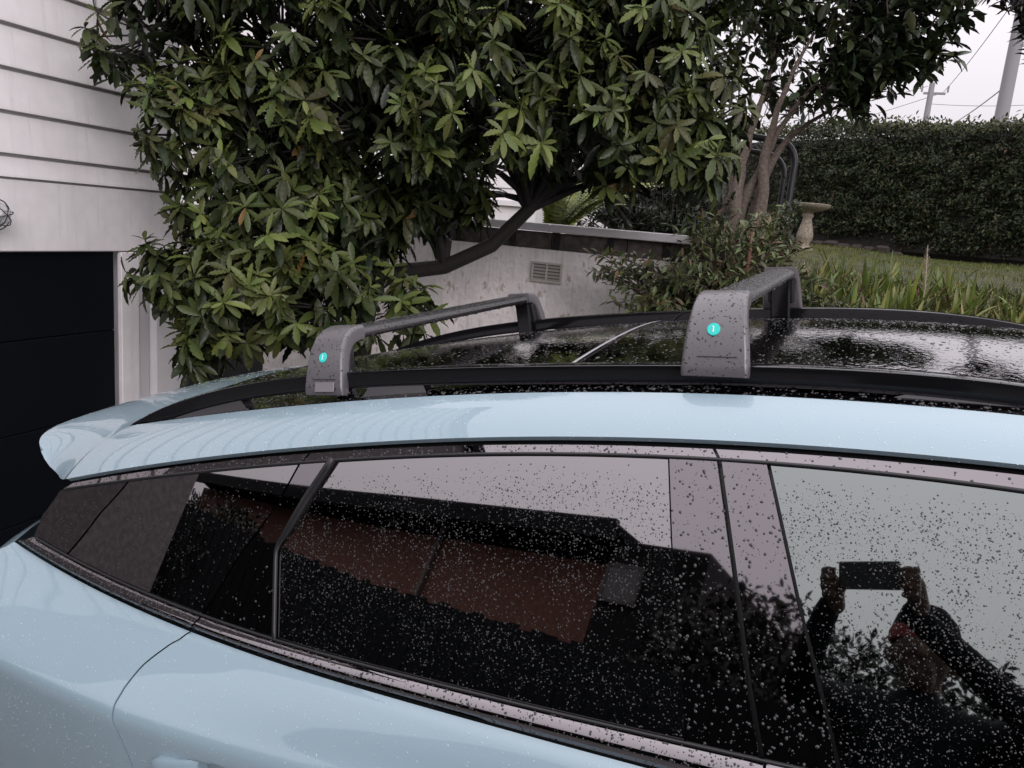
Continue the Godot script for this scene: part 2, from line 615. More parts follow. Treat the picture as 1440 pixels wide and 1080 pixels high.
func build_car() -> void:
	drop_mesh = dome()
	wetness.seed = 77
	wetness.frequency = 7.0
	wetness.fractal_octaves = 3
	var car := thing("parked_car", "ice blue car with black roof and windows, wet with rain, backed up to the garage", "car", CAR)
	# underbody and wheels
	var ub := MB.new()
	ub.box(Vector3(0.15, 0.40, 0), Vector3(3.3, 0.3, 1.55))
	put("underbody", ub.mesh(0.0), M.matte_black, car)
	for x in [-1.25, 1.45]:
		for s in [-1, 1]:
			var tm := MB.new()
			tm.lathe(Vector3.ZERO, [Vector2(0.2, -0.11), Vector2(0.31, -0.11), Vector2(0.335, -0.08), Vector2(0.335, 0.08), Vector2(0.31, 0.11), Vector2(0.2, 0.11)], 28)
			var w := put("wheel", tm.mesh(40.0, true), M.rubber, car, Transform3D(Basis(Vector3.RIGHT, PI / 2), Vector3(x, 0.335, 0.78 * s)))
			var rm := MB.new()
			rm.lathe(Vector3.ZERO, [Vector2(0.001, -0.05), Vector2(0.2, -0.07), Vector2(0.21, 0.07), Vector2(0.001, 0.05)], 20)
			put("rim", rm.mesh(30.0, true), M.silver, w)
	var wet_black := []
	var wet_glass := []
	var wet_paint := []
	var wet_roof := []
	var all := func(_q: Vector3, _n: Vector3) -> bool: return true
	# roof panel: x rows from the rear edge to the windscreen's head
	var rf := MB.new()
	var rows := []
	for j in 41:
		var qz: float = lerp(-1.0, 1.0, j / 40.0)
		var row := []
		for i in 61:
			var x: float = lerp(-1.235, 0.82, i / 60.0)
			x += 0.05 * (1.0 - qz * qz) * (1.0 if i == 60 else 0.0)
			var z := qz * 0.566 * TP(x)
			row.append(Vector3(x, roof_y(x, z), z))
		rows.append(row)
	rf.grid(rows)
	var roof_mesh := rf.mesh(1.0)
	var roof := put("roof_panel", roof_mesh, M.roof_black, car)
	for e in [[9000, 0.0006, 0.0024], [700, 0.002, 0.0044]]:
		wet_roof += scatter(roof_mesh, e[0], e[1], e[2], func(q: Vector3, _n: Vector3) -> bool: return q.x < 0.75, 0.42, 0.7)
	wet_roof += scatter(roof_mesh, 3200, 0.0010, 0.0032, func(q: Vector3, _n: Vector3) -> bool: return q.x < 0.75 and q.z > 0.40, 0.55, 0.5)
	# seal across the roof between its fixed panel and the glass
	var sl := MB.new()
	var top := []
	for side in [-0.004, 0.004]:
		var row := []
		for j in 31:
			var z: float = lerp(-0.50, 0.50, j / 30.0)
			var x: float = -0.185 - 0.10 * z * z + side
			row.append(Vector3(x, roof_y(x, z) + 0.0035, z))
		top.append(row)
	sl.grid(top)
	put("roof_seal", sl.mesh(1.0), M.silver, roof)
	# windscreen and bonnet
	var ws := MB.new()
	rows = []
	for j in 21:
		var qz: float = lerp(-1.0, 1.0, j / 20.0)
		var row := []
		for i in 17:
			var x: float = lerp(0.83, 1.62, i / 16.0)
			var z := qz * 0.60 * TP(x) * (1.0 + 0.12 * i / 16.0)
			row.append(Vector3(x + 0.12 * (1.0 - qz * qz), yU(x) + 0.047 * (1.0 - qz * qz) - 0.01, z))
		rows.append(row)
	ws.grid(rows)
	put("windscreen", ws.mesh(1.0), M.glass_front, car)
	var bn := MB.new()
	rows = []
	for j in 21:
		var qz: float = lerp(-1.0, 1.0, j / 20.0)
		var row := []
		for i in 17:
			var x: float = lerp(1.45, 2.45, i / 16.0)
			var w := body_row(x, 1).z
			row.append(Vector3(x + 0.1 * (1.0 - qz * qz) * i / 16.0, yME(x) + 0.03 * (1.0 - qz * qz) - 0.004, qz * w))
		rows.append(row)
	bn.grid(rows)
	put("bonnet", bn.mesh(1.0), M.paint, car)
	# spoiler: stations from the end of the black roof to the trailing edge
	var stations := [
		# x, yL, wL, yU, wU, y centre, plan sweep
		[-1.250, yL(-1.25), z0(yL(-1.25)) * TP(-1.25) - 0.010, yU(-1.25), 0.570 * TP(-1.25), yU(-1.25) + 0.043, 0.0],
		[-1.270, 1.2322, 0.6915, 1.3103, 0.5250, 1.3535, 0.005],
		[-1.290, 1.2293, 0.6820, 1.3062, 0.5215, 1.3485, 0.014],
		[-1.320, 1.2275, 0.6640, 1.3005, 0.5140, 1.3410, 0.032],
		[-1.355, 1.2280, 0.6470, 1.2950, 0.5050, 1.3310, 0.054],
		[-1.390, 1.2320, 0.6340, 1.2905, 0.4960, 1.3205, 0.078],
		[-1.420, 1.2420, 0.6230, 1.2865, 0.4880, 1.3105, 0.100],
		[-1.445, 1.2530, 0.6120, 1.2835, 0.4820, 1.3020, 0.116],
		[-1.456, 1.2580, 0.604, 1.2800, 0.477, 1.296, 0.121],
		[-1.458, 1.2550, 0.597, 1.2740, 0.471, 1.288, 0.121],
		[-1.446, 1.2450, 0.590, 1.2600, 0.465, 1.272, 0.115],
		[-1.350, 1.2150, 0.590, 1.2300, 0.455, 1.250, 0.06]]
	var sp := MB.new()
	rows = []
	for st in stations:
		var row := []
		for i in 61:
			var q: float = lerp(-1.0, 1.0, i / 60.0)
			var aq := absf(q)
			var z: float
			var y: float
			if aq < 0.72:
				z = st[4] * aq / 0.72
				y = lerp(float(st[5]), float(st[3]), pow(aq / 0.72, 2.0))
			else:
				var t := (aq - 0.72) / 0.28
				z = lerp(float(st[4]), float(st[2]), t) + 0.007 * sin(PI * t)
				y = lerp(float(st[3]), float(st[1]), t * t * 0.42 + t * 0.58)
			row.append(Vector3(st[0] - st[6] * (1.0 - pow(aq, 6.0)), y, -z if q < 0 else z))
		rows.append(row)
	rows.reverse()
	var sp_rows := []
	for i in 61:
		var r := []
		for row in rows: r.append(row[i])
		sp_rows.append(r)
	sp.grid(sp_rows)
	var spm := sp.mesh(50.0)
	put("rear_spoiler", spm, M.paint, car)
	wet_paint += scatter(spm, 600, 0.0005, 0.0014, func(_q: Vector3, n: Vector3) -> bool: return n.y > 0.1)
	# hatch behind the spoiler
	var hb := MB.new()
	rows = []
	for k in 9:
		var row := []
		var v := k / 8.0
		for i in 21:
			var qz: float = lerp(-1.0, 1.0, i / 20.0)
			var ex: float = lerp(-1.245, -1.325, v)
			var w: float = lerp(0.655, 0.745, v)
			row.append(Vector3(ex - 0.10 * (1.0 - pow(absf(qz), 3.0)) - 0.16 * v * (1.0 - qz * qz), lerp(1.235, 1.085, v), qz * w))
		rows.append(row)
	hb.grid(rows)
	put("rear_window", hb.mesh(1.0), M.glass, car)
	var tb := MB.new()
	rows = []
	for k in 12:
		var row := []
		for i in 21:
			var qz: float = lerp(-1.0, 1.0, i / 20.0)
			var e := body_row(tail_x(k), k)
			row.append(Vector3(e.x - 0.20 * (1.0 - pow(absf(qz), 2.6)), e.y, qz * e.z))
		rows.append(row)
	tb.grid(rows)
	put("tailgate", tb.mesh(1.0), M.paint, car)
	for s in [1, -1]:
		var near: bool = s > 0
		# painted strip along the roof edge
		var stp := MB.new()
		rows = []
		for k in 15:
			var row := []
			for i in 71:
				var x: float = lerp(-1.250, 1.55, i / 70.0)
				var w := TP(x)
				var t := (k - 2) / 10.0
				var q: Vector3
				if k < 2:
					q = Vector3(x, yU(x) - 0.012 * (2 - k) * 0.5 - 0.001, 0.5675 * w)
				elif k <= 12:
					q = Vector3(x, lerp(yU(x), yL(x), t * t * 0.42 + t * 0.58), lerp(0.570 * w, z0(yL(x)) * w - 0.010, t) + 0.007 * sin(PI * t))
				else:
					q = Vector3(x, yL(x) - 0.004 * (k - 12), z0(yL(x)) * w - 0.010 - 0.004 * (k - 12))
				row.append(q)
			rows.append(row)
		# smooth the strip's own rear into the spoiler
		stp.grid(rows)
		if not near: mirror(stp)
		var stm := stp.mesh(50.0)
		put("roof_side_strip", stm, M.paint, car)
		if near:
			wet_paint += scatter(stm, 2000, 0.0004, 0.0013, func(q: Vector3, n: Vector3) -> bool: return q.x < 0.7 and n.z > 0.1)
			# shut line of the spoiler
			var cl := MB.new()
			var cp := []
			for i in 9:
				var t := 1.0 - i / 11.0
				var xs := -1.258 - 0.012 * (1.0 - t)
				var f := (-1.250 - xs) / 0.020
				var ya: float = lerp(lerp(yU(-1.25), 1.3103, f), lerp(yL(-1.25), 1.2322, f), t * t * 0.42 + t * 0.58)
				var za: float = lerp(lerp(0.570 * TP(-1.25), 0.525, f), lerp(z0(yL(-1.25)) * TP(-1.25) - 0.010, 0.6915, f), t) + 0.007 * sin(PI * t)
				cp.append(Vector3(xs, ya, za))
			cl.tube(cp, [0.0014, 0.0013, 0.0012, 0.0011, 0.001, 0.0009, 0.0007, 0.0005, 0.0003], 5)
			put("spoiler_seam", cl.mesh(1.0), M.matte_black, car)
		# black backing behind seams and grooves
		var bk := patch(func(x: float, v: float) -> Vector3:
			if v < 0.33:
				var ya: float = lerp(yU(x) - 0.02, yGT(x), v / 0.33)
				return Vector3(x, ya, lerp(0.555 * TP(x), z0(yGT(x)) * TP(x) - 0.016, v / 0.33))
			if v < 0.75: return glass_pt(x, (v - 0.33) / 0.42) - Vector3(0, 0, 0.016)
			var yb: float = lerp(yGB(x), yME(x) - 0.05, (v - 0.75) / 0.25)
			return Vector3(x, yb, z0(yb) * TP(x) - 0.018), vl(-1.24), vl(1.5), 40, 18, s, 0.0)
		put("window_backing", bk.mesh(1.0), M.rubber, car)
		# trim band under the strip, in three lengths
		for e in [[[Vector2(-1.222, 0), Vector2(-1.238, 1)], SEAM_D2(), 20], [SEAM_D2(), SEAM_B2(), 30], [SEAM_B2(), vl(1.36), 30]]:
			var mm := patch(trim_pt, e[0], e[1], e[2], 3, s, 0.008, 0.0025, 0.0025).mesh(50.0)
			put("window_head_trim", mm, M.gloss_black, car)
			if near: wet_black += scatter(mm, 420, 0.0007, 0.0024, all)
		# rubber seal lines along the window heads
		var sr := MB.new()
		var pth := []
		for i in 50:
			var x: float = lerp(-1.235, 1.36, i / 49.0)
			pth.append(Vector3(x, yGT(x) + 0.001, (z0(yGT(x)) * TP(x) + 0.001) * s))
		sr.tube(pth, filled(0.0028, 50), 6)
		put("window_seal", sr.mesh(1.0, true), M.rubber, car)
		# the fixed and opening panes and the pillar covers between them
		var panes := [
			["tail_fin", FIN, QREAR, M.gloss_black, 10, 0.0, 0.003, 0.001, 420],
			["quarter_window", QREAR, SEAM_D, M.glass, 24, 0.003, 0.003, 0.0015, 1300],
			["door_corner_panel", SEAM_D, DIVIDER, M.gloss_black, 8, 0.003, 0.007, 0.0, 110],
			["rear_door_window", DIVIDER, RG_R, M.glass, 40, 0.004, 0.0015, 0.004, 10500],
			["rear_pillar_cover", RG_R, SEAM_B, M.gloss_black, 8, 0.0015, 0.0035, 0.0, 800],
			["front_pillar_cover", SEAM_B, FG_L, M.gloss_black, 8, 0.0035, 0.002, 0.0, 800],
			["front_door_window", FG_L, FG_R, M.glass_front, 50, 0.003, 0.003, 0.004, 8500]]
		for e in panes:
			var mm: ArrayMesh = patch(glass_pt, e[1], e[2], e[4], 20, s, 0.009, e[5], e[6], e[7]).mesh(50.0)
			put(e[0], mm, e[3], car)
			if near and e[0] in ["rear_pillar_cover", "front_pillar_cover", "door_corner_panel"]:
				wet_glass += scatter(mm, int(e[8] * 0.7), 0.0006, 0.0025, all)
			elif near and e[8] > 0:
				wet_glass += scatter(mm, e[8], 0.0003, 0.00145, func(q: Vector3, _n: Vector3) -> bool: return q.x < 0.62 and rng.randf() < (0.35 + 1.1 * wetness.get_noise_3dv(q) + 0.5) * smoothstep(0.012, 0.075, yGT(q.x) - q.y + 0.012 * rng.randf()) * lerpf(1.0, 0.5, smoothstep(0.08, 0.3, yGT(q.x) - q.y)))
		# upright bar between the rear door's panel and its pane
		var dv := MB.new()
		pth = []
		var sz := []
		for i in 22:
			var v: float = lerp(-0.01, 1.0, i / 21.0)
			var q := glass_pt(poly_at(DIVIDER, v) - 0.002, v)
			q.z *= s
			pth.append(q)
			sz.append(lerp(0.0085, 0.0042, smoothstep(0.3, 0.55, v)))
		dv.tube(pth, sz, 7)
		put("window_divider", dv.mesh(1.0, true), M.rubber, car)
		# belt moulding in three lengths
		for e in [[[Vector2(-1.315, 0), Vector2(-1.375, 1)], [Vector2(-0.757, 0), Vector2(-0.775, 1)], 24], [[Vector2(-0.757, 0), Vector2(-0.775, 1)], vl(0.226), 36], [vl(0.226), vl(1.5), 40]]:
			var mm := patch(mould_pt, e[0], e[1], e[2], 6, s, 0.006, 0.002, 0.002).mesh(60.0)
			put("belt_moulding", mm, M.gloss_black, car)
			if near: wet_black += scatter(mm, 1100, 0.0008, 0.0022, all)
		var gs := MB.new()
		pth = []
		for i in 50:
			var x: float = lerp(-1.30, 1.48, i / 49.0)
			pth.append(Vector3(x, yGB(x) + 0.0005, (z0(yGB(x)) * TP(x) + 0.0015) * s))
		gs.tube(pth, filled(0.0026, 50), 6)
		put("belt_seal", gs.mesh(1.0, true), M.rubber, car)
		# painted flank: quarter panel, rear door, front door and wing
		var seam := func(k: float) -> float: return poly_at([Vector2(-0.775, 0), Vector2(-0.785, 1.4), Vector2(-0.806, 2.3), Vector2(-0.829, 3.1), Vector2(-0.839, 3.7), Vector2(-0.842, 4.4), Vector2(-0.838, 5.3), Vector2(-0.820, 6.0), Vector2(-0.800, 6.6), Vector2(-0.76, 8), Vector2(-0.70, 11)], k)
		var bseam := func(k: float) -> float: return 0.228 + 0.006 * k
		var fseam := func(k: float) -> float: return 1.42 - 0.02 * k
		var tail := func(k: float) -> float: return tail_x(k)
		var nose := func(k: float) -> float: return 2.30 + 0.05 * sin(k / 11.0 * PI)
		var gapped := func(f: Callable, d: float) -> Callable: return func(k: float) -> float: return float(f.call(k)) + d
		for e in [["quarter_panel", tail, gapped.call(seam, -0.002), 34], ["rear_door", gapped.call(seam, 0.002), gapped.call(bseam, -0.002), 120], ["front_door", gapped.call(bseam, 0.002), gapped.call(fseam, -0.002), 40], ["front_wing", gapped.call(fseam, 0.002), nose, 26]]:
			var mm := flank(e[1], e[2], s, e[3], 0.01, e[0] == "rear_door").mesh(48.0)
			var o := put(e[0], mm, M.paint, car)
			if near and e[0] in ["quarter_panel", "rear_door"]:
				wet_paint += scatter(mm, 1500, 0.0004, 0.0012, func(q: Vector3, n: Vector3) -> bool: return q.y > 0.78 and n.y > -0.2)
			if e[0] == "rear_door":
				door_handle(o, s)
		# roof rail: blade and three feet
		var rl := MB.new()
		pth = []
		sz = []
		for i in 60:
			var x: float = lerp(-1.262, 0.98, i / 59.0)
			var k: float = clamp(min((x + 1.262) / 0.12, (0.98 - x) / 0.12), 0.12, 1.0)
			pth.append(Vector3(x, yRT(x) - 0.0175 * k, rail_z(x) * s))
			sz.append(Vector2(0.017, 0.0175 * k))
		rl.sweep(pth, Vector3(0, 0, 1), [Vector2(-1, -0.9), Vector2(-0.8, -1), Vector2(0.8, -1), Vector2(1, -0.9), Vector2(1, 0.55), Vector2(0.75, 0.95), Vector2(-0.75, 0.95), Vector2(-1, 0.55)], sz)
		var rlm := rl.mesh(35.0, true)
		var rail := put("roof_rail", rlm, M.rail, car)
		if near: wet_black += scatter(rlm, 500, 0.0008, 0.0022, func(_q: Vector3, n: Vector3) -> bool: return n.y > 0.3)
		for fx in [[-1.22, -1.19, -0.875, -0.915], [-0.595, -0.575, -0.435, -0.455], [0.315, 0.375, 0.97, 0.97]]:
			var ft := MB.new()
			rows = []
			for zz in [-0.012, 0.012]:
				var lo := []
				var hi := []
				for i in 13:
					var t := i / 12.0
					var xb: float = lerp(float(fx[0]), float(fx[2]), t)
					var xt: float = lerp(float(fx[1]), float(fx[3]), t)
					lo.append(Vector3(xb, roof_y(xb, rail_z(xb) + 0.01) - 0.012, (rail_z(xb) + 0.012 + zz) * s))
					hi.append(Vector3(xt, yRT(xt) - 0.030, (rail_z(xt) + zz) * s))
				if zz < 0:
					rows.append(lo)
					rows.append(hi)
				else:
					rows.append(hi)
					rows.append(lo)
			ft.grid(rows, false, true)
			put("rail_foot", ft.mesh(40.0), M.rail_foot, rail)
	many("rain_drops", drop_mesh, M.water, wet_glass + wet_black + wet_roof, car)
	many("rain_drops", drop_mesh, M.water_light, wet_paint, car)

func SEAM_D2() -> Array: return [Vector2(-0.588, 0), Vector2(-0.597, 1)]
func SEAM_B2() -> Array: return [Vector2(0.118, 0), Vector2(0.126, 1)]
func tail_x(k: float) -> float:
	return poly_at([Vector2(-1.380, 0), Vector2(-1.385, 1), Vector2(-1.42, 3), Vector2(-1.48, 5), Vector2(-1.53, 7), Vector2(-1.58, 9), Vector2(-1.52, 11)], k)
func filled(r: float, n: int) -> Array:
	var a := []
	a.resize(n)
	a.fill(r)
	return a

func door_handle(door: Node3D, s: int) -> void:
	# a lever that lies across the pocket pressed into the door skin
	var lv := MB.new()
	var pth := []
	var sz := []
	for i in 9:
		var u := i / 8.0
		pth.append(Vector3(lerp(-0.742, -0.655, u), 0.868 + 0.010 * u, (body_row(lerp(-0.742, -0.655, u), 6).z + 0.003 - 0.014 * u + 0.004 * sin(PI * u)) * s))
		sz.append(Vector2(0.013, 0.020) * (1.0 if i > 0 and i < 8 else 0.75))
	lv.sweep(pth, Vector3(0, 0, 1), [Vector2(-1, -0.6), Vector2(-0.6, -1), Vector2(0.6, -1), Vector2(1, -0.6), Vector2(1, 0.6), Vector2(0.6, 1), Vector2(-0.6, 1), Vector2(-1, 0.6)], sz)
	put("door_handle", lv.mesh(40.0, true), M.paint, door)

func sgn_pow(a: float, p: float) -> float:
	return signf(a) * pow(absf(a), p)

# ---------------------------------------------------------------- roof bars
func build_bar(x0: float, label: String, plain_pad: bool, y_add: float, wide: float) -> void:
	var slope := (yRT(x0 + 0.05) - yRT(x0 - 0.05)) / 0.1
	var xf := CAR * Transform3D(Basis(Vector3(0, 0, 1), atan(slope) * 0.55) * Basis.from_scale(Vector3(wide, 1, 1)), Vector3(x0, yRT(x0) + y_add, 0))
	var bar := thing("roof_rack_bar", label, "roof bar", xf, "crossbars clamped across the roof rails")
	var wing := [Vector2(-1, -0.1), Vector2(-0.92, -0.55), Vector2(-0.7, -0.9), Vector2(0.0, -1), Vector2(0.7, -0.9), Vector2(0.92, -0.55), Vector2(1, -0.1), Vector2(0.94, 0.4), Vector2(0.75, 0.78), Vector2(0.35, 0.97), Vector2(0, 1), Vector2(-0.35, 0.97), Vector2(-0.75, 0.78), Vector2(-0.94, 0.4)]
	var bm := MB.new()
	var pth := []
	for i in 20: pth.append(Vector3(0, 0.094, lerp(-0.452, 0.452, i / 19.0)))
	var sz := []
	for i in 20: sz.append(Vector2(0.039, 0.0135))
	bm.sweep(pth, Vector3(1, 0, 0), wing, sz)
	var mm := bm.mesh(40.0, true)
	put("crossbar", mm, M.bar, bar)
	var wet := scatter(mm, 1200, 0.0008, 0.0026, func(_q: Vector3, n: Vector3) -> bool: return n.y > 0.2)
	wet += scatter(mm, 130, 0.0015, 0.0035, func(_q: Vector3, n: Vector3) -> bool: return n.y < -0.6 and absf(n.x) > 0.02, 1.1)
	var rr := [Vector2(-1, -0.6), Vector2(-0.93, -1), Vector2(0.93, -1), Vector2(1, -0.6), Vector2(1, 0.45), Vector2(0.95, 0.8), Vector2(0.86, 0.98), Vector2(-0.86, 0.98), Vector2(-0.95, 0.8), Vector2(-1, 0.45)]
	for s in [1, -1]:
		var f := MB.new()
		var p2 := []
		var s2 := []
		for e in [[0.440, 0.0965, 0.0405, 0.0145], [0.462, 0.0955, 0.0415, 0.0155], [0.482, 0.091, 0.0425, 0.016], [0.500, 0.081, 0.044, 0.016], [0.513, 0.066, 0.046, 0.0155], [0.523, 0.046, 0.0485, 0.015], [0.531, 0.022, 0.051, 0.0145], [0.538, -0.004, 0.053, 0.014], [0.5405, -0.014, 0.0535, 0.013], [0.542, -0.020, 0.0525, 0.010]]:
			p2.append(Vector3(0, e[1], e[0] * s))
			s2.append(Vector2(e[2], e[3]))
		f.sweep(p2, Vector3(1, 0, 0) * (1 if s > 0 else 1), rr, s2)
		if s < 0:
			pass
		var fm := f.mesh(40.0, true)
		var foot := put("bar_foot", fm, M.bar_foot, bar)
		wet += scatter(fm, 330, 0.0006, 0.0022, func(_q: Vector3, n: Vector3) -> bool: return n.z * s > 0.2 or n.y > 0.5, 0.4, 0.8)
		var cm := MB.new()
		cm.box(Vector3(0, 0.035, 0.474 * s), Vector3(0.05, 0.125, 0.020), Basis(Vector3.RIGHT, -0.10 * s), 0.004)
		cm.box(Vector3(0, -0.028, 0.487 * s), Vector3(0.05, 0.012, 0.026), Basis(), 0.003)
		put("clamp", cm.mesh(30.0), M.rail, foot)
		var cr := MB.new()
		cr.box(Vector3(0, 0.047, 0.500 * s), Vector3(0.07, 0.07, 0.03), Basis(Vector3.RIGHT, -0.3 * s), 0.006)
		put("foot_core", cr.mesh(30.0), M.rubber, foot)
		if s > 0:
			var face := Basis(Vector3.RIGHT, -0.29)
			# shut lines of the key cover and the lid
			var ln := MB.new()
			ln.box(Vector3(0.004, 0.0135, 0.5487), Vector3(0.062, 0.0012, 0.0012), face)
			put("cover_line", ln.mesh(0.0), M.matte_black, foot)
			var l2 := MB.new()
			l2.box(Vector3(-0.0275, 0.069, 0.5235), Vector3(0.0014, 0.052, 0.0014), Basis(Vector3.RIGHT, -0.62))
			put("lid_line", l2.mesh(0.0), M.matte_black, foot)
			if plain_pad:
				var pd := MB.new()
				pd.box(Vector3(0.008, -0.001, 0.5545), Vector3(0.052, 0.019, 0.0022), face, 0.0005)
				put("label_plate", pd.mesh(0.0), mat(lin(0.22, 0.20, 0.21), 0.35, 0.2), foot)
			var dc := MB.new()
			dc.lathe(Vector3.ZERO, [Vector2(0.0005, 0.0012), Vector2(0.0095, 0.0012), Vector2(0.0105, 0.0), Vector2(0.0105, -0.002)], 24)
			var at := Transform3D(Basis(Vector3.RIGHT, PI / 2 - 0.44), Vector3(-0.004, 0.0555, 0.5352))
			var dd := put("round_sticker", dc.mesh(30.0), M.sticker, foot, at)
			var nb := MB.new()
			nb.box(Vector3(0.0, 0.0017, 0.0), Vector3(0.0017, 0.0008, 0.0105), Basis(), 0.0)
			nb.box(Vector3(-0.0011, 0.0017, -0.0040), Vector3(0.0012, 0.0008, 0.0016), Basis(), 0.0)
			put("number_mark", nb.mesh(0.0), M.white_ink, dd)
	many("rain_drops", drop_mesh, M.water, wet, bar)

# ---------------------------------------------------------------- plants
func leaf_mesh(shape: Array, fold: float, droop: float, wave := 0.0, thick_rows := 7) -> ArrayMesh:
	# a leaf of length 1 along x with its face up; shape holds half widths from stalk to tip
	var mb := MB.new()
	var rows := []
	for k in thick_rows:
		var t := float(k) / (thick_rows - 1)
		var f := t * (shape.size() - 1)
		var i: int = min(int(f), shape.size() - 2)
		var w: float = lerp(float(shape[i]), float(shape[i + 1]), f - i)
		var y := -droop * t * t
		var wv := wave * (1 if k % 2 == 0 else -1)
		rows.append([Vector3(t, y + fold * w + wv, -w), Vector3(t, y - fold * w * 0.35, 0), Vector3(t, y + fold * w - wv, w)])
	mb.grid(rows)
	return mb.mesh(1.0)

var tints := {}
func tint(base: StandardMaterial3D, c: Color) -> StandardMaterial3D:
	var q := Vector3i(roundi(c.r * 160), roundi(c.g * 160), roundi(c.b * 160))
	var key := [base, q]
	if not tints.has(key):
		var m: StandardMaterial3D = base.duplicate()
		m.vertex_color_use_as_albedo = false
		m.albedo_color = lin(q.x / 160.0, q.y / 160.0, q.z / 160.0)
		tints[key] = m
	return tints[key]

# leaves: [transform, tint, which mesh]; the nearest n become parts, the rest one mass
func foliage(parent: Node3D, called: String, meshes: Array, base: StandardMaterial3D, leaves: Array, n: int) -> void:
	var eye := Vector3(0, 1.72, 0)
	var order := range(leaves.size())
	var keys := []
	for l in leaves: keys.append((l[0].origin + parent.position).distance_squared_to(eye))
	order.sort_custom(func(a, b): return keys[a] < keys[b])
	for k in min(n, order.size()):
		var l = leaves[order[k]]
		put(called, meshes[l[2]], tint(base, l[1]), parent, l[0])
	for j in meshes.size():
		var xs := []
		var cs := []
		for k in range(min(n, order.size()), order.size()):
			var l = leaves[order[k]]
			if l[2] == j:
				xs.append(l[0])
				cs.append(l[1])
		if xs.size(): many("leaf_mass", meshes[j], base, xs, parent, cs)

func frame(fwd: Vector3, up: Vector3) -> Basis:
	var x := fwd.normalized()
	var z := x.cross(up).normalized()
	if z.length() < 0.5: z = x.cross(Vector3(0.3, 0.2, 0.9)).normalized()
	return Basis(x, z.cross(x), z)

func rnd_dir() -> Vector3:
	var z := rng.randf_range(-1, 1)
	var a := rng.randf() * TAU
	var r := sqrt(1 - z * z)
	return Vector3(r * cos(a), z, r * sin(a))

func jit(c: Color, amt: float) -> Color:
	var k := 1.0 + rng.randf_range(-amt, amt)
	return Color(c.r * k * (1.0 + rng.randf_range(-0.12, 0.12)), c.g * k, c.b * k * (1.0 + rng.randf_range(-0.12, 0.12)))

